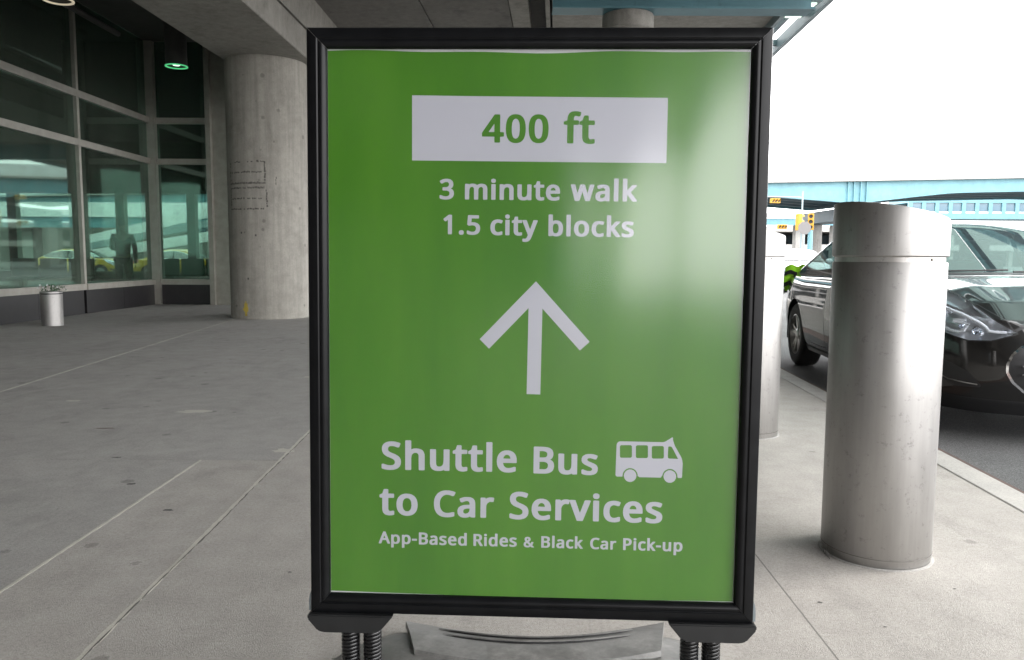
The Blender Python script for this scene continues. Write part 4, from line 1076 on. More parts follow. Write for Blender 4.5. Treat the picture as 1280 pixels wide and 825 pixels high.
# moulded base: a low filled plastic shell
BX, BYc = .045, 1.555
def sup(a, n, rx, ry):
    c_, s_ = math.cos(a), math.sin(a)
    x, y = BX + rx * math.copysign(abs(c_) ** (2 / n), c_), BYc + ry * math.copysign(abs(s_) ** (2 / n), s_)
    if y > BYc:                                        # the back edge is hollowed in the middle
        y -= .085 * max(0, 1 - ((x - BX - .02) / .36) ** 2) ** 1.2 * ((y - BYc) / .46)
    return (x, y)
rings = [(.515, .455, .0), (.52, .46, .012), (.515, .455, .020), (.49, .432, .030), (.44, .385, .045), (.30, .30, .060), (.1, .1, .064)]
seg = 96
vs, fs = [], []
for rx, ry, z in rings:
    for k in range(seg):
        x, y = sup(2 * PI * k / seg, 3.0, rx, ry)
        vs.append((x, y, z))
for i in range(len(rings) - 1):
    for k in range(seg):
        k2 = (k + 1) % seg
        fs.append((i * seg + k, i * seg + k2, (i + 1) * seg + k2, (i + 1) * seg + k))
fs.append(tuple((len(rings) - 1) * seg + k for k in range(seg)))
MB().add(vs, fs).build('base_shell', M['base'], sign, 50)
# raised panel at the back of the base, its edges following the hollowed back, with two moulded grooves
def yback(x, d):
    return BYc + .458 - d - .085 * max(0, 1 - ((x - BX - .02) / .36) ** 2) ** 1.2
mb = MB(); vs = []
nn = 30
for i in range(nn + 1):
    u = i / nn
    for dy, dz in ((.0, .022), (.010, .036), (.10, .058), (.20, .066), (.21, .056)):
        inset = .05 * dy / .2
        x = BX + .02 - (.345 - inset) + 2 * (.345 - inset) * u
        vs.append((x, yback(x, dy), dz))
for i in range(nn):
    for q in range(4):
        a = 5 * i + q
        mb.f.append((a, a + 5, a + 6, a + 1))
for e_ in (0, nn):                                     # closed ends down to the shell
    for q in range(4):
        k_ = len(vs)
        A_, B_ = vs[5 * e_ + q], vs[5 * e_ + q + 1]
        vs += [(A_[0], A_[1], A_[2] - .02), (B_[0], B_[1], B_[2] - .02)]
        mb.f.append((5 * e_ + q, 5 * e_ + q + 1, k_ + 1, k_))
mb.v = vs
mb.build('base_panel', M['base'], sign, 50)
for dy, hw in ((.040, .25), (.085, .235)):
    pts, gp_ = [], []
    for i in range(41):
        x = BX + .02 + (2 * i / 40 - 1) * hw
        z = .036 + (dy - .010) / .090 * .022 + .0012
        pts.append((x, yback(x, dy - .006), z)); gp_.append((x, yback(x, dy), z))
    rr_ = [.0036 * (1 - abs(2 * i / 40 - 1) ** 3) + .0003 for i in range(41)]
    MB().tube(pts, rr_, 8).build('base_rib', M['base'], sign, 60)
    MB().tube(gp_, [k_ * .75 for k_ in rr_], 8).build('base_groove', M['black_plastic'], sign, 60)
for s in (-1, 1):
    MB().lathe([(.085, .050), (.085, .058), (.07, .066), (.0, .068)], SC_.x + s * (SW / 2 - .10), SC_.y + .016, 40).build('mounting_disc', M['black_plastic'], sign, 40)
    MB().lathe([(.055, .0665), (.055, .072), (.05, .074)], SC_.x + s * (SW / 2 - .10), SC_.y + .016, 36).build('mounting_plate', M['alu'], sign, 40)

# ================================================================== BOLLARDS
def bollard(label, x, y, rz=0.0):
    t = thing('steel_bollard', label, 'bollard', (x, y, 0), rz, 'stainless steel bollards along the kerb')
    r = .173
    MB().lathe([(r - .004, -.01), (r - .004, .012), (r, .02), (r, .55), (r, .985), (r - .002, .9875)], seg=96).build('shaft', M['steel'], t, 40)
    MB().lathe([(r - .007, .985), (r - .007, 1.008)], seg=96, cap=False).build('groove', M['steel_groove'], t, 40)
    # slant-cut cap
    seg = 96; rc = r + .0025
    ztop = lambda x_, y_: 1.150 - .19 * x_ - .02 * y_
    vs, fs = [], []
    levels = [(rc - .004, None, 1.0045), (rc, None, 1.0085)]
    for rr_, _, z in levels:
        for k in range(seg):
            a = 2 * PI * k / seg
            vs.append((rr_ * math.cos(a), rr_ * math.sin(a), z))
    for rr_, dz in ((rc, -.006), (rc - .002, -.0015), (rc - .008, 0), (rc * .5, 0.0), (.001, 0)):
        for k in range(seg):
            a = 2 * PI * k / seg
            x_, y_ = rr_ * math.cos(a), rr_ * math.sin(a)
            vs.append((x_, y_, ztop(x_, y_) + dz))
    nr = 7
    for i in range(nr - 1):
        for k in range(seg):
            k2 = (k + 1) % seg
            fs.append((i * seg + k, i * seg + k2, (i + 1) * seg + k2, (i + 1) * seg + k))
    fs.append(tuple(range(seg)))
    MB().add(vs, fs).build('cap', M['steel'], t, 40)
    a = math.atan2(-.158, .062)
    o = MB().lathe([(.0042, 0), (.0042, .003), (.003, .004)], seg=14).build('set_screw', M['alu'], t, 40)
    o.location = ((r - .0075) * math.cos(a), (r - .0075) * math.sin(a), .996)
    o.rotation_euler = Vector((math.cos(a), math.sin(a), 0)).to_track_quat('Z', 'Y').to_euler()
    o = MB().lathe([(r + .007, .0005), (r + .005, .003), (r - .003, .0035)], seg=64, cap=False).build('mortar_collar', M['pave_dark'], t, 60)
    MB().lathe([(r + .0004, .030), (r + .0010, .0315), (r + .0004, .033)], seg=96, cap=False).build('base_seam', M['joint_dust'], t, 60)
    return t
bollard('large stainless steel bollard in the foreground, right of the green sign', 1.246, 2.605)
bollard('further stainless steel bollard half hidden behind the right edge of the sign', 1.345, 4.42)
wd = thing('weed', 'tiny dry weed stalk at the foot of the foreground bollard', 'plant', (1.246 - .182, 2.605 - .03, 0))
for k in range(5):
    a = rnd.uniform(0, 6.28)
    MB().tube([(.0, -.01 * k, 0), (-.004 + .006 * math.cos(a), -.01 * k, .022), (-.006 + .012 * math.cos(a), -.01 * k, .03 + .012 * (k == 1))], [.0012, .0009, .0004], 5).build('stalk', M['crack'], wd)

# short steel post with leaves by the facade
pl = thing('steel_planter', 'short stainless steel planter cylinder standing by the glass facade at left', 'planter', (-6.47, 11.0, 0))
MB().lathe([(.14, 0), (.14, .44)], seg=48).build('drum', M['steel'], pl, 40)
MB().lathe([(.132, .435), (.132, .455)], seg=48).build('inner_rim', M['black_plastic'], pl, 40)
MB().lathe([(.142, .456), (.142, .478), (.136, .482)], seg=48).build('top_band', M['steel'], pl, 40)
plant = thing('potted_plant', 'dark green leafy plant with small white flowers on top of the short steel planter', 'plant', (-6.47, 11.0, .482))
rp = random.Random(3)
lv = MB()
for k in range(110):
    a = rp.uniform(0, 2 * PI); rr_ = rp.uniform(0, .19) * (1.25 if math.cos(a) > 0 else .8)
    p = Vector((rr_ * math.cos(a) + .02, rr_ * math.sin(a) * .8, rp.uniform(.0, .085) * (1.1 - rr_ * 2)))
    d = Vector((rp.uniform(-1, 1), rp.uniform(-1, 1), rp.uniform(-.2, 1))).normalized()
    s_ = d.cross(Vector((rp.uniform(-1, 1), rp.uniform(-1, 1), .3))).normalized()
    l_ = rp.uniform(.02, .042)
    lv.add([p, p + d * l_ * .5 + s_ * l_ * .3, p + d * l_, p + d * l_ * .5 - s_ * l_ * .3], [(0, 1, 2, 3)])
lo_ = lv.build('foliage', M['leaf'], plant); lo_['kind'] = 'stuff'
stm = MB()
for k in range(12):
    a = rp.uniform(0, 2 * PI)
    stm.tube([(0, 0, -.03), (.06 * math.cos(a), .06 * math.sin(a), .02), (.13 * math.cos(a), .11 * math.sin(a), .05)], .003, 5)
so = stm.build('stems', M['leaf'], plant); so['kind'] = 'stuff'
for x, z in ((-.13, .05), (-.09, .085), (-.04, .052), (.14, .06), (.02, .09), (.09, .075)):
    mb = MB()
    for k in range(5):
        a = 2 * PI * k / 5
        mb.add([(0, 0, 0), (.012 * math.cos(a - .5), -.004, .012 * math.sin(a - .5)), (.018 * math.cos(a), -.006, .018 * math.sin(a)), (.012 * math.cos(a + .5), -.004, .012 * math.sin(a + .5))], [(0, 1, 2, 3)])
    o = mb.build('flower', M['parapet'], plant); o.location = (x, -.12 + abs(x) * .3, z)

# ================================================================== CARS
def smin(a, b, k):
    h = np.clip(.5 + .5 * (b - a) / k, 0, 1)
    return b * (1 - h) + a * h - k * h * (1 - h)
def smax(a, b, k):
    return -smin(-a, -b, k)
HY = [-.1, .0, .10, .25, .5, .8, 1.1, 1.5, 3.3, 3.7, 4.1, 4.35, 4.5]
HZ = [.62, .674, .756, .855, .940, .982, 1.0, 1.0, .98, .985, .965, .90, .82]
def hood_z(x, y):
    ax = np.abs(x)
    z = np.interp(y, HY, HZ)
    z = z - (.115 - .045 * np.clip(y / .5, 0, 1)) * (ax / .86) ** 2.4 + .018 * np.exp(-((ax - .50) / .10) ** 2) * np.clip((1.3 - y), 0, 1)
    return z
def f_ws(x, y): return .985 + (y - 1.02 - .30 * x * x) * .468
def f_roof(x, y): return 1.425 - .050 * ((y - 2.45) / .9) ** 2 - .075 * (np.abs(x) / .6) ** 2.2
def f_rear(x, y): return .975 + (3.90 - .25 * x * x - y) * .45
def f_side(x, y): return .93 + (.822 - np.abs(x)) * 2.05
def top_z(x, y):
    cab = smin(smin(smin(f_ws(x, y), f_roof(x, y), .05), f_rear(x, y), .06), f_side(x, y), .03)
    return smax(hood_z(x, y), cab, .018)
PLAN = [(0, -.005), (.15, -.002), (.30, .012), (.45, .045), (.58, .10), (.69, .19), (.77, .31), (.82, .46), (.852, .66), (.872, .95), (.882, 1.4), (.886, 1.9), (.886, 2.5), (.884, 3.0), (.882, 3.4), (.868, 3.8), (.835, 4.05), (.77, 4.24), (.64, 4.37), (.45, 4.43), (.22, 4.455), (0, 4.46)]
def catmull(P, n):
    P = np.array(P, float)
    Q = np.vstack([2 * P[0] - P[1], P, 2 * P[-1] - P[-2]])
    Q[0] = [-P[1][0], P[1][1]]; Q[-1] = [-P[-2][0], P[-2][1]]
    out = []
    for i in range(1, len(Q) - 2):
        for k in range(12):
            t = k / 12
            out.append(.5 * ((2 * Q[i]) + (-Q[i - 1] + Q[i + 1]) * t + (2 * Q[i - 1] - 5 * Q[i] + 4 * Q[i + 1] - Q[i + 2]) * t * t + (-Q[i - 1] + 3 * Q[i] - 3 * Q[i + 1] + Q[i + 2]) * t ** 3))
    out.append(P[-1]); out = np.array(out)
    s = np.r_[0, np.cumsum(np.hypot(*np.diff(out, axis=0).T))]
    u = np.linspace(0, s[-1], n)
    return np.c_[np.interp(u, s, out[:, 0]), np.interp(u, s, out[:, 1])]
def car_grid(NU=300, NS=40, NT=84):
    pl_ = catmull(PLAN, NU)
    tg = np.gradient(pl_, axis=0); tg /= np.hypot(*tg.T)[:, None]
    nr = np.c_[tg[:, 1], -tg[:, 0]]                        # outward
    front = np.clip(1 - pl_[:, 1] / .5, 0, 1) * np.clip(1 - pl_[:, 0] / .95, 0, 1) ** .5
    c = pl_ - nr * .030                                    # shoulder point
    zs = top_z(c[:, 0], c[:, 1])
    zb = np.interp(pl_[:, 1], [0, .4, .8, 3.6, 4.2, 4.5], [.17, .17, .2, .2, .22, .26])
    G = np.zeros((NU, NS + NT, 3))
    W_ = np.linspace(0, 1, NS)
    off_w = np.interp(W_, [0, .04, .15, .35, .55, .68, .74, .80, .92, 1.0], [-.07, -.045, -.02, .004, .012, .006, -.004, -.006, -.012, -.030])
    off_f = np.interp(W_, [0, .05, .15, .35, .55, .7, .85, 1.0], [-.05, -.03, .02, .045, .045, .03, .005, -.030])
    k = np.ones(5) / 5
    off_w[1:-1] = np.convolve(np.r_[off_w[0], off_w[0], off_w, off_w[-1], off_w[-1]], k, 'same')[3:-3]
    for i in range(NU):
        fr = front[i]
        o = off_w * (1 - fr) + off_f * fr
        G[i, :NS, 0] = pl_[i, 0] + nr[i, 0] * o
        G[i, :NS, 1] = pl_[i, 1] + nr[i, 1] * o
        G[i, :NS, 2] = zb[i] + (zs[i] - zb[i]) * W_
    G[:, :NS, 0] = np.maximum(G[:, :NS, 0], 0)
    G[0, :, 0] = 0; G[-1, :, 0] = 0
    spy = np.interp(np.linspace(0, 1, NU), np.linspace(0, 1, NU), c[:, 1])
    y_lo, y_hi = c[0, 1] + .0, c[-1, 1]
    # spread of the centre line rows
    spine = np.clip(c[:, 1], y_lo, y_hi)
    uu = np.linspace(y_lo, y_hi, NU)
    spine = .5 * spine + .5 * uu
    T = np.linspace(0, 1, NT + 1)[1:]
    for j, t in enumerate(T):
        x = c[:, 0] * (1 - t)
        tt = t ** 1.5
        y = c[:, 1] * (1 - tt) + spine * tt
        G[:, NS + j, 0] = x; G[:, NS + j, 1] = y; G[:, NS + j, 2] = top_z(x, y)
    return G
def grid_mesh(G):
    nu, nv, _ = G.shape
    V = G.reshape(-1, 3)
    I = np.arange(nu * nv).reshape(nu, nv)
    F = np.stack([I[:-1, :-1], I[1:, :-1], I[1:, 1:], I[:-1, 1:]], -1).reshape(-1, 4)
    return V, [tuple(f) for f in F.tolist()]
def split(V, F, fld):
    """cut faces along fld(V)=0 -> (V, faces where <0, faces where >=0)"""
    d = fld(V)
    ins, outs = [], []
    newv = []; cache = {}
    nV = len(V)
    def mid(a, b):
        key = (a, b) if a < b else (b, a)
        if key not in cache:
            t = d[a] / (d[a] - d[b])
            newv.append(V[a] + t * (V[b] - V[a])); cache[key] = nV + len(newv) - 1
        return cache[key]
    for f in F:
        s = [d[i] < 0 for i in f]
        if all(s): ins.append(f); continue
        if not any(s): outs.append(f); continue
        A, Bq = [], []
        n_ = len(f)
        for k in range(n_):
            i, j = f[k], f[(k + 1) % n_]
            (A if s[k] else Bq).append(i)
            if s[k] != s[(k + 1) % n_]:
                if d[i] == 0 or d[j] == 0:
                    m_ = i if d[i] == 0 else j
                else:
                    m_ = mid(i, j)
                A.append(m_); Bq.append(m_)
        def cl(P):
            q = [p for k_, p in enumerate(P) if p != P[k_ - 1]]
            return tuple(q)
        A, Bq = cl(A), cl(Bq)
        if len(A) > 2: ins.append(A)
        if len(Bq) > 2: outs.append(Bq)
    if newv: V = np.vstack([V, np.array(newv)])
    return V, ins, outs
def poly_sdf(P, Q):
    """signed distance (negative inside) of points Q (n,2) to polygon P"""
    P = np.array(P); n_ = len(P)
    best = np.full(len(Q), 1e9); ins = np.zeros(len(Q), bool)
    for i in range(n_):
        a, b = P[i], P[(i + 1) % n_]
        e = b - a; w = Q - a
        t = np.clip((w @ e) / (e @ e), 0, 1)
        best = np.minimum(best, np.hypot(*(w - t[:, None] * e).T))
        c_ = ((a[1] > Q[:, 1]) != (b[1] > Q[:, 1]))
        with np.errstate(divide='ignore', invalid='ignore'):
            xi = (b[0] - a[0]) * (Q[:, 1] - a[1]) / (b[1] - a[1] + 1e-12) + a[0]
        ins ^= c_ & (Q[:, 0] < xi)
    return np.where(ins, -best, best)
def emit(V, F, name, mm, parent, mirror='both', smooth=35, push=0.0):
    """mesh from the half body; mirror: 'both' = one object, 'pair' = two objects"""
    if not F: return []
    used = sorted({i for f in F for i in f}); mp = {u: k for k, u in enumerate(used)}
    v = V[used]; f = [tuple(mp[i] for i in q) for q in F]
    if push:
        n_ = np.zeros_like(v)
        for q in f:
            nn_ = np.cross(v[q[1]] - v[q[0]], v[q[2]] - v[q[0]])
            for i in q: n_[i] += nn_
        n_ /= (np.linalg.norm(n_, axis=1)[:, None] + 1e-12)
        v = v + n_ * push
    vm = v * [-1, 1, 1]; fm = [tuple(reversed(q)) for q in f]
    def mk(v_, f_):
        me = bpy.data.meshes.new(name)
        me.from_pydata(v_.tolist(), [], f_)
        bm = bmesh.new(); bm.from_mesh(me)
        bmesh.ops.remove_doubles(bm, verts=bm.verts[:], dist=.0006)
        bm.to_mesh(me); bm.free()
        me.materials.append(mm)
        for p in me.polygons: p.use_smooth = True
        me.set_sharp_from_angle(angle=R(smooth))
        return new_obj(name, me, parent)
    if mirror == 'both':
        n_ = len(v)
        return [mk(np.vstack([v, vm]), f + [tuple(i + n_ for i in q) for q in fm])]
    if mirror == 'half':
        return [mk(vm, fm)]
    return [mk(vm, fm), mk(v, f)]

def build_car(label, loc, rz, paint_m, group=None):
    t = thing('parked_car', label, 'car', loc, rz, group)
    V, F = grid_mesh(car_grid())
    Q = lambda V_: V_[:, 0] + V_[:, 1]
    AY, RY, AR = .86, 3.52, .365
    # wheel arches are open
    V, _a, F = split(V, F, lambda v: np.where(v[:, 0] > .55, np.hypot(v[:, 1] - AY, v[:, 2] - .325) - AR, 1.0))
    V, _b, F = split(V, F, lambda v: np.where(v[:, 0] > .55, np.hypot(v[:, 1] - RY, v[:, 2] - .325) - AR, 1.0))
    # glass regions
    def ws(v):
        x, y, z = v.T
        e = np.maximum.reduce([(hood_z(x, y) + .012) - f_ws(x, y), f_ws(x, y) - f_roof(x, y) + .022, f_ws(x, y) - f_side(x, y) + .045 ])
        return np.where((y < 2.4) & (z > .85), e, 1.0)
    V, wsf, F = split(V, F, ws)
    def wsr(v):
        x, y, z = v.T
        e = np.maximum.reduce([(hood_z(x, y) + .03) - f_rear(x, y), f_rear(x, y) - f_roof(x, y) + .03, f_rear(x, y) - f_side(x, y) + .08])
        return np.where((y > 2.6) & (z > .85), e, 1.0)
    V, rwf, F = split(V, F, wsr)
    SP = [(1.28, .965), (1.62, 1.10), (1.98, 1.255), (2.3, 1.315), (2.62, 1.325), (3.0, 1.285), (3.28, 1.20), (3.52, 1.075), (3.50, 1.03), (3.2, 1.0), (2.4, .965)]
    def sw(v):
        x, y, z = v.T
        d = poly_sdf(SP, v[:, 1:3])
        return np.where(x > .50, d, 1.0)
    V, swf, F = split(V, F, sw)
    V, chf, F = split(V, F, lambda v: np.where(v[:, 0] > .5, poly_sdf(SP, v[:, 1:3]) - .013, 1.0))
    V, w1, w2 = split(V, swf, lambda v: np.abs(v[:, 1] - 2.42) - .035)       # B pillar
    V, w3, w4 = split(V, w2, lambda v: v[:, 1] - 2.42)
    # headlight, fog recess, grille on the nose : coordinates (q = |x| + y, z)
    HL = [(.50, .668), (.72, .762), (.92, .842), (1.12, .895), (1.35, .935), (1.55, .945), (1.45, .84), (1.25, .715), (1.04, .65), (.84, .615), (.66, .622)]
    fq = lambda P: (lambda v: np.where(v[:, 1] < 1.0, poly_sdf(P, np.c_[v[:, 0] + v[:, 1], v[:, 2]]), 1.0))
    V, hlf, F = split(V, F, fq(HL))
    V, hgap, F = split(V, F, lambda v: fq(HL)(v) - .006)
    FG = [(.70, .335), (.80, .42), (.98, .475), (1.20, .505), (1.30, .47), (1.12, .385), (.92, .325)]
    V, fgf, F = split(V, F, fq(FG))
    GR = [(-.2, .612), (.36, .610), (.43, .585), (.475, .54), (.498, .485), (.497, .44), (.47, .385), (.41, .33), (.32, .285), (-.2, .27)]
    gf = lambda v: np.where(v[:, 1] < .3, poly_sdf(GR, np.c_[v[:, 0], v[:, 2]]), 1.0)
    V, grf, F = split(V, F, gf)
    V, gcf, F = split(V, F, lambda v: gf(v) - .013)
    # tail lamp on the rear corner
    TL = [(3.98, .80), (4.02, .93), (4.50, .95), (4.60, .78), (4.3, .74)]
    tf = lambda v: np.where((v[:, 1] > 3.9) & (v[:, 2] < .96), poly_sdf(TL, np.c_[v[:, 1] + .3 * (.88 - v[:, 0]), v[:, 2]]), 1.0)
    V, tlf, F = split(V, F, tf)
    # hood panel and shut line
    hp = lambda v: np.where((v[:, 1] < 1.3) & (v[:, 2] > .6), np.maximum.reduce([v[:, 0] - (.36 + .48 * np.clip(v[:, 1], 0, 1.3) ** .55), .055 + .02 * v[:, 0] - v[:, 1], v[:, 1] - 1.02 - .3 * v[:, 0] ** 2, .645 - v[:, 2]]), 1.0)
    V, hpf, F = split(V, F, hp)
    V, hl2, F = split(V, F, lambda v: hp(v) - .007)
    # doors
    D1 = [(1.36, .30), (1.32, .62), (1.30, .955), (2.40, .97), (2.42, .6), (2.42, .30)]
    D2 = [(2.432, .30), (2.432, .97), (3.44, .99), (3.40, .82), (3.22, .62), (3.02, .42), (2.98, .30)]
    dd = lambda P: (lambda v: np.where(v[:, 0] > .6, poly_sdf(P, v[:, 1:3]), 1.0))
    V, d1f, F = split(V, F, dd(D1)); V, d1g, F = split(V, F, lambda v: dd(D1)(v) - .005)
    V, d2f, F = split(V, F, dd(D2)); V, d2g, F = split(V, F, lambda v: dd(D2)(v) - .005)
    V, spf, F = split(V, F, lambda v: v[:, 2] - .265)                        # lower valance
    V, rff, F = split(V, F, lambda v: 1.30 - v[:, 2])
    emit(V, F, 'body', paint_m, t)
    emit(V, rff, 'roof', paint_m, t)
    emit(V, hpf, 'hood', paint_m, t, push=0)
    emit(V, hl2 + hgap + d1g + d2g, 'shut_lines', M['black_plastic'], t)[0]['kind'] = 'stuff'
    emit(V, d1f, 'door', paint_m, t, 'pair'); emit(V, d2f, 'door', paint_m, t, 'pair')
    emit(V, spf, 'valance', M['black_plastic'], t)
    emit(V, wsf, 'windscreen', M['car_glass'], t); emit(V, rwf, 'rear_window', M['car_glass'], t)
    emit(V, w3, 'side_window', M['car_glass'], t, 'pair'); emit(V, w4, 'side_window', M['car_glass'], t, 'pair')
    emit(V, w1, 'door_pillar', M['black_plastic'], t, 'pair')
    emit(V, chf, 'window_trim', M['chrome'], t, 'pair')
    emit(V, fgf, 'bumper_intake', M['black_plastic'], t, 'pair', push=0)
    emit(V, grf, 'grille', M['black_plastic'], t)
    emit(V, gcf, 'grille_surround', M['chrome'], t)
    tails = emit(V, tlf, 'tail_lamp', M['red_lamp'], t, 'pair')
    # headlights: recessed reflector bowl, two lamps, chrome brow, clear lens
    hls = emit(V, hlf, 'headlight', M['lens'], t, 'pair', push=-.002)
    for k, h in enumerate(hls):
        s = -1 if k == 0 else 1
        used = sorted({i for f in hlf for i in f}); mp = {u: q for q, u in enumerate(used)}
        v = V[used].copy(); f = [tuple(mp[i] for i in q) for q in hlf]
        sd_ = -poly_sdf(HL, np.c_[v[:, 0] + v[:, 1], v[:, 2]])
        dep = .055 * np.clip(sd_ / .045, 0, 1) ** .6 + .004
        cen = np.array([.30, 1.0, .68]); dirn = cen - v; dirn[:, 2] *= .2
        dirn /= np.linalg.norm(dirn, axis=1)[:, None]
        v = v + dirn * dep[:, None]
        qq = v[:, 0] + v[:, 1]
        v[:, 0] *= s
        me = bpy.data.meshes.new('reflector'); me.from_pydata(v.tolist(), [], f)
        me.materials.append(M['reflector'])
        for p in me.polygons: p.use_smooth = True
        new_obj('reflector', me, h)
        for (qv, z, r_) in ((1.12, .745, .056), (.80, .672, .030), (.93, .70, .020)):
            k_ = np.argmin(np.hypot(V[:, 0] + V[:, 1] - qv, V[:, 2] - z) + (V[:, 1] > 1) * 9)
            x, y, z = V[k_]; x = x - .045; y = y + .045
            o = MB().lathe([(r_, .0), (r_, .03), (r_ * .8, .034), (r_ * .78, .02), (r_ * .2, .012)], seg=28, cap=True).build('lamp', M['chrome'], h, 40)
            o.location = (s * x, y, z); o.rotation_euler = (R(90), 0, R(s * 32))
            o = MB().lathe([(r_ * .74, .02), (r_ * .62, .035), (r_ * .3, .045), (.001, .048)], seg=28, cap=True).build('bulb_lens', M['lens'], h, 60)
            o.location = (s * x, y, z); o.rotation_euler = (R(90), 0, R(s * 32))
    # chrome bands inside the lens
    for s in (-1, 1):
        for path, r_ in (([(.58, .672), (.75, .715), (.95, .775), (1.2, .83), (1.45, .88)], .010), ([(1.38, .80), (1.2, .725), (1.04, .675), (.94, .662), (.87, .678), (.865, .71), (.89, .735)], .009)):
            pp = []
            q_ = catmull([(a, b) for a, b in path], 22)
            for a, b in q_:
                k_ = np.argmin(np.hypot(V[:, 0] + V[:, 1] - a, V[:, 2] - b) + (V[:, 1] > 1) * 9 + (V[:, 2] < .3) * 9)
                x_, y_, z_ = V[k_]
                pp.append((s * (x_ - .010), y_ + .012, b - .002))
            MB().tube(pp, r_, 8).build('lamp_band', M['lamp_white'], hls[0 if s < 0 else 1], 60)
    # eyebrow strip: bright line along the top of the lamp
    pts = []
    half = [(.455, .098, .666), (.52, .135, .690), (.60, .20, .722), (.68, .30, .755), (.74, .42, .787), (.785, .57, .815)]
    for s in (-1, 1):
        MB().tube([(s * a, b + .012, c_ - .018) for a, b, c_ in half], [.002, .005, .007, .008, .007, .003], 8).build('lamp_brow', M['chrome'], t, 60)
        pp = []
        for q, z in ((.74, .352), (.86, .352), (1.0, .372), (1.14, .41), (1.24, .455)):
            # along the bottom edge of the intake
            k_ = np.argmin(np.hypot(V[:, 0] + V[:, 1] - q, V[:, 2] - z) + (V[:, 1] > 1) * 9)
            a, b, c_ = V[k_]; pp.append((s * a, b - .003, c_))
        MB().tube(pp, .004, 6).build('intake_trim', M['rim'], t, 60)
    # grille bars
    for z in (.33, .38, .43, .48, .53):
        w_ = np.interp(z, [.27, .45, .60], [.28, .47, .37])
        MB().tube([(x, -.028 - .02 + .10 * abs(x) ** 2.2 * 1.3, z) for x in np.linspace(-w_, w_, 15)], .008, 6).build('grille_bar', M['black_plastic'], t, 60)
    # wipers
    for x0, x1 in ((-.62, -.02), (.0, .58)):
        pts = [(x0 + (x1 - x0) * k / 8, 1.045 + .30 * (x0 + (x1 - x0) * k / 8) ** 2 + .035 * (k / 8), 0) for k in range(9)]
        pts = [(x, y, float(top_z(np.array([x]), np.array([y]))[0]) + .018) for x, y, _ in pts]
        w = MB().tube(pts, .007, 6).build('wiper', M['black_plastic'], t, 60)
    # cowl below the windscreen
    mb = MB(); vs, fs = [], []
    for k in range(25):
        x = -.74 + 1.48 * k / 24
        for y in (.985, 1.03, 1.075):
            yy = y + .30 * x * x
            vs.append((x, yy, float(top_z(np.array([x]), np.array([yy]))[0]) + (.004 if y < 1.05 else .003)))
    for k in range(24):
        for q in range(2):
            fs.append((3 * k + q, 3 * k + q + 1, 3 * k + q + 4, 3 * k + q + 3))
    mb.add(vs, fs).build('cowl', M['black_plastic'], t, 60)
    # mirrors
    for s in (-1, 1):
        mb = MB()
        bm = bmesh.new(); bmesh.ops.create_uvsphere(bm, u_segments=20, v_segments=12, radius=1)
        for q in bm.verts:
            q.co = Vector((s * (.99 + q.co.x * .115), 1.52 + q.co.y * (.075 if q.co.y < 0 else .03), 1.02 + q.co.z * .075))
        mm_ = bpy.data.meshes.new('door_mirror'); bm.to_mesh(mm_); bm.free(); mm_.materials.append(paint_m)
        for p in mm_.polygons: p.use_smooth = True
        mi = new_obj('door_mirror', mm_, t)
        MB().box(*sorted((s * .80, s * .93)), 1.49, 1.54, .955, .985, .008).build('mirror_arm', M['black_plastic'], mi, 40)
    # underbody and wheel wells
    MB().box(-.60, .60, .35, 4.2, .20, .27).build('underbody', M['black_plastic'], t)
    MB().box(-.84, .84, 1.27, 3.1, .21, .27).build('floor_pan', M['black_plastic'], t)
    for y in (AY, RY):
        for s in (-1, 1):
            mb = MB(); vs = []; n_ = 20
            for k in range(n_ + 1):
                a = R(-12) + R(204) * k / n_
                for x in (.60, .862):
                    vs.append((s * x, y + .368 * math.cos(a), .325 + .368 * math.sin(a)))
            fs = [(2 * k, 2 * k + 1, 2 * k + 3, 2 * k + 2) for k in range(n_)]
            fs.append(tuple(2 * k for k in range(n_ + 1)))
            mb.add(vs, fs).build('wheel_well', M['black_plastic'], t, 40)
    # wheels
    r = .322
    ty = MB().lathe([(.205, -.10), (.25, -.108), (.300, -.102), (.318, -.085), (r, -.05), (r, .05), (.318, .085), (.300, .102), (.25, .108), (.205, .10)], seg=56, cap=False).data('tyre', M['rubber'], 50)
    rim = MB().lathe([(.205, -.099), (.205, -.06), (.195, .02), (.195, .085), (.2085, .099), (.198, .103), (.19, .085), (.185, .02), (.05, .01)], seg=48, cap=False)
    rimd = rim.data('rim', M['rim'], 40)
    sp_ = MB()
    for k in range(5):
        a = 2 * PI * k / 5
        for da in (-.11, .11):
            c0, s0 = math.cos(a + da * 1.6), math.sin(a + da * 1.6)
            c1, s1 = math.cos(a + da * 1.9), math.sin(a + da * 1.9)
            tx, ty_ = -math.sin(a + da), math.cos(a + da)
            vs = []
            for (cx_, cy_, rr_, z, hw) in ((c0, s0, .045, .078, .017), (c1, s1, .192, .088, .012)):
                for sgn_, dz in ((-1, 0), (1, 0), (1, -.03), (-1, -.03)):
                    vs.append((cx_ * rr_ + tx * hw * sgn_, cy_ * rr_ + ty_ * hw * sgn_, z + dz))
            sp_.add(vs, [(0, 1, 2, 3), (7, 6, 5, 4), (0, 4, 5, 1), (1, 5, 6, 2), (2, 6, 7, 3), (3, 7, 4, 0)])
    sp_.lathe([(.06, .04), (.06, .082), (.03, .092)], seg=24)
    spd = sp_.data('spokes', M['rim'])
    well = MB().lathe([(.184, .0), (.184, .012)], seg=32).data('brake_disc', M['black_plastic'])
    for y in (AY, RY):
        for s in (-1, 1):
            w = new_obj('wheel', ty, t)
            w.location = (s * .765, y, r); w.rotation_euler = (0, s * PI / 2, R(0))
            for nm, dt in (('rim', rimd), ('spokes', spd), ('brake_disc', well)):
                new_obj(nm, dt, w)
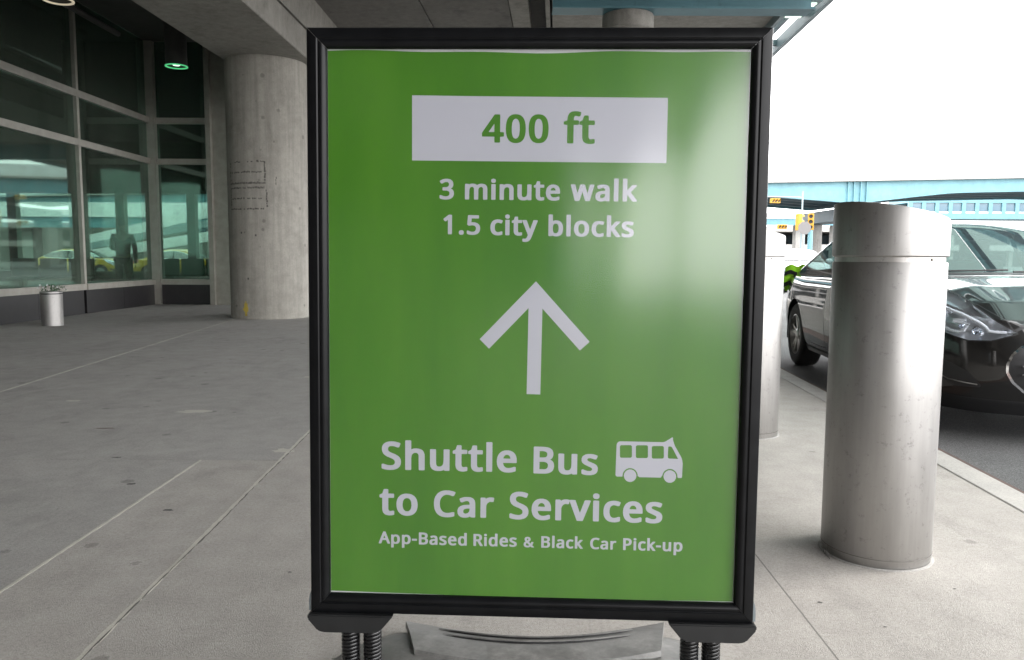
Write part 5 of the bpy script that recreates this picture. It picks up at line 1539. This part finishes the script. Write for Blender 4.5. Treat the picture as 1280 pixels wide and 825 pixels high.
    # seats
    for x, y in ((-.36, 2.15), (.36, 2.15), (-.36, 2.95), (.36, 2.95)):
        s = new_obj('seat', MB().box(x - .25, x + .25, y - .25, y + .25, .40, .58, .05).data('seat', M['seat'], 40), t)
        MB().box(x - .24, x + .24, y + .22, y + .36, .56, 1.10, .05).build('seat_back', M['seat'], s, 40)
        MB().box(x - .12, x + .12, y + .25, y + .33, 1.11, 1.27, .03).build('headrest', M['seat'], s, 40)
    MB().box(-.72, .72, 1.35, 1.75, .72, .93, .05).build('dashboard', M['seat'], t, 40)
    return t, tails
CAR_RZ = -R(6)
car, tails = build_car('black car parked along the kerb facing the camera, behind the foreground bollard', (3.44, 4.53, ROAD_Z), CAR_RZ, M['car_black'])
# lime green and black shape added at the car's rear corner, imitating a reflection
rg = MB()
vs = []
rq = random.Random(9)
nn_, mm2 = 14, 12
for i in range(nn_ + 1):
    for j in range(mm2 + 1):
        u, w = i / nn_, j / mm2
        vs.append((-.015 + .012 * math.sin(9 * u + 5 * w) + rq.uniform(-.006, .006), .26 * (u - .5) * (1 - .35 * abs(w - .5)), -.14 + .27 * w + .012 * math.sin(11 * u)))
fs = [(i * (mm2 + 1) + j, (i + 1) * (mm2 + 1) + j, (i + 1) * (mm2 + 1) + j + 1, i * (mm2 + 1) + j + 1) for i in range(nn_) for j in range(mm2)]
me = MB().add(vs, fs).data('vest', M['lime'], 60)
lime_shape = thing('safety_vest', 'lime green safety vest with black bands draped on the rear corner of the black car', 'vest', (0, 0, 0))
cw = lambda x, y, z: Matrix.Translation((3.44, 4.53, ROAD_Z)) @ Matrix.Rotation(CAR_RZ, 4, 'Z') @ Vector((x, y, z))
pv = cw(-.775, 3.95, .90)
lime_shape.location = pv; lime_shape.rotation_euler = (0, 0, R(58))
cl = new_obj('cloth', me, lime_shape)
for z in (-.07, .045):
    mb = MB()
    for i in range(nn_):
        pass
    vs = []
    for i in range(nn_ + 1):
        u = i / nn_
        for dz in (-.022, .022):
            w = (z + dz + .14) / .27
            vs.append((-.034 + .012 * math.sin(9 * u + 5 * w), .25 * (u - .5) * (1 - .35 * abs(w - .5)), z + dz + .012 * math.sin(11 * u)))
    MB().add(vs, [(2 * i, 2 * i + 1, 2 * i + 3, 2 * i + 2) for i in range(nn_)]).build('band', M['black_plastic'], lime_shape, 60)

# the white car further up the road
def recolour(o, a, b):
    if o.type == 'MESH':
        for s in o.material_slots:
            if s.material == a:
                s.link = 'OBJECT'; s.material = b
    for c_ in o.children: recolour(c_, a, b)
wc = copy_tree(car)
for _k in ():
    pass
wc.location = (9.2, 24.6, ROAD_Z); wc.rotation_euler = (0, 0, -R(10))
wc['label'] = 'white car further up the road, seen between the rear bollard and the black car'
recolour(wc, M['car_black'], M['car_white'])

for i, (x, y) in enumerate(((-13.2, 37.0), (-18.4, 37.6))):
    tx = copy_tree(car)
    tx.location = (x, y, -.155); tx.rotation_euler = (0, 0, R(90))
    tx['label'] = ('yellow taxi in the street behind the hall, seen through the corner window', 'yellow taxi further left behind the hall, seen through the middle window')[i]
    tx['group'] = 'yellow taxis behind the hall'
    recolour(tx, M['car_black'], M['taxi'])

# ------------------------------------------------------------------ person inside the hall
def skin_mesh(name, joints, bones, mm, parent, sub=2):
    """joints: list of (x,y,z,radius_x,radius_y); bones: index pairs; root = joint 0"""
    me = bpy.data.meshes.new(name)
    me.from_pydata([j[:3] for j in joints], bones, [])
    o = new_obj(name, me, parent)
    sk = o.modifiers.new('skin', 'SKIN'); sk.use_smooth_shade = True
    for i, j in enumerate(joints):
        me.skin_vertices[0].data[i].radius = (j[3], j[4] if len(j) > 4 else j[3])
    me.skin_vertices[0].data[0].use_root = True
    ss = o.modifiers.new('subdivision', 'SUBSURF'); ss.levels = sub; ss.render_levels = sub
    me.materials.append(mm)
    return o
if True:
    pr = thing('person', 'person in dark clothes standing inside the hall behind the middle window, holding a phone', 'person', (-8.45, 17.1, 0), R(200))
    J = [(0, 0, .94, .13, .10), (0, 0, 1.12, .125, .09), (0, .01, 1.34, .15, .095), (0, 0, 1.46, .06, .055), (0, -.01, 1.54, .05, .052), (0, -.02, 1.63, .078, .09), (0, -.015, 1.70, .07, .082),
         (.18, .01, 1.40, .052), (.215, .03, 1.13, .042), (.12, -.17, 1.12, .032), (.07, -.22, 1.15, .022, .032),
         (-.18, .01, 1.40, .052), (-.24, .02, 1.12, .042), (-.23, -.06, .88, .032), (-.225, -.09, .80, .022, .034),
         (.09, 0, .86, .085), (.10, -.01, .49, .06), (.105, .02, .09, .042), (.11, -.10, .04, .035, .03),
         (-.09, 0, .86, .085), (-.11, -.04, .49, .06), (-.12, -.01, .09, .042), (-.13, -.13, .04, .035, .03)]
    Bn = [(0, 1), (1, 2), (2, 3), (3, 4), (4, 5), (5, 6), (2, 7), (7, 8), (8, 9), (9, 10), (2, 11), (11, 12), (12, 13), (13, 14), (0, 15), (15, 16), (16, 17), (17, 18), (0, 19), (19, 20), (20, 21), (21, 22)]
    skin_mesh('body', J, Bn, M['skin'], pr)
    g_ = lambda idx, k: [(*J[i][:3], J[i][3] * k, (J[i][4] if len(J[i]) > 4 else J[i][3]) * k) for i in idx]
    skin_mesh('jacket', [(0, 0, .90, .16, .13)] + g_([1, 2, 7, 8, 9, 11, 12, 13], 1.28), [(0, 1), (1, 2), (2, 3), (3, 4), (4, 5), (2, 6), (6, 7), (7, 8)], M['cloth_dark'], pr)
    skin_mesh('trousers', [(0, 0, .92, .145, .115)] + g_([15, 16, 17, 19, 20, 21], 1.3), [(0, 1), (1, 2), (2, 3), (0, 4), (4, 5), (5, 6)], M['cloth_dark'], pr)
    for s in (0, 1):
        i = 17 if s == 0 else 21
        skin_mesh('shoe', [(J[i][0], J[i][1] + .03, .055, .045, .045), (J[i + 1][0], J[i + 1][1], .04, .042, .032)], [(0, 1)], M['black_plastic'], pr)
    skin_mesh('hair', [(0, .02, 1.60, .07, .06), (0, .015, 1.68, .085, .09), (0, -.03, 1.745, .06, .065)], [(0, 1), (1, 2)], M['black_plastic'], pr)
    MB().box(-.008, .008, -.02, 0, 1.60, 1.63, .004).build('nose', M['skin'], pr, 60).location = (0, -.10, 0)
    for hx, hy, hz, sgn in ((.07, -.235, 1.16, 1), (-.225, -.10, .775, -1)):
        for k in range(5):
            o_ = [(-.022 + .014 * k), 0, 0]
            if sgn > 0:
                a0 = (hx - .01, hy + .005 * k, hz - .02 + .013 * k); a1 = (hx - .045, hy - .02, hz - .02 + .014 * k); a2 = (hx - .06, hy + .005, hz - .02 + .014 * k)
            else:
                a0 = (hx, hy - .024 + .012 * k, hz); a1 = (hx + .006, hy - .028 + .013 * k, hz - .045 + .006 * abs(k - 2)); a2 = (hx + .02, hy - .026 + .012 * k, hz - .078 + .009 * abs(k - 2))
            MB().tube([a0, a1, a2], [.0095, .008, .0065], 8).build('finger' if k < 4 else 'thumb', M['skin'], pr, 60)
    tag(MB().box(-.005, .005, -.04, .04, -.075, .075, .004).build('phone', M['black_plastic'], None, 40), 'dark phone in the hand of the person inside the hall', 'phone')
    ph = bpy.data.objects['phone']; ph.matrix_world = Matrix.Translation((-8.45, 17.1, 0)) @ Matrix.Rotation(R(200), 4, 'Z') @ Matrix.Translation((.028, -.235, 1.19))
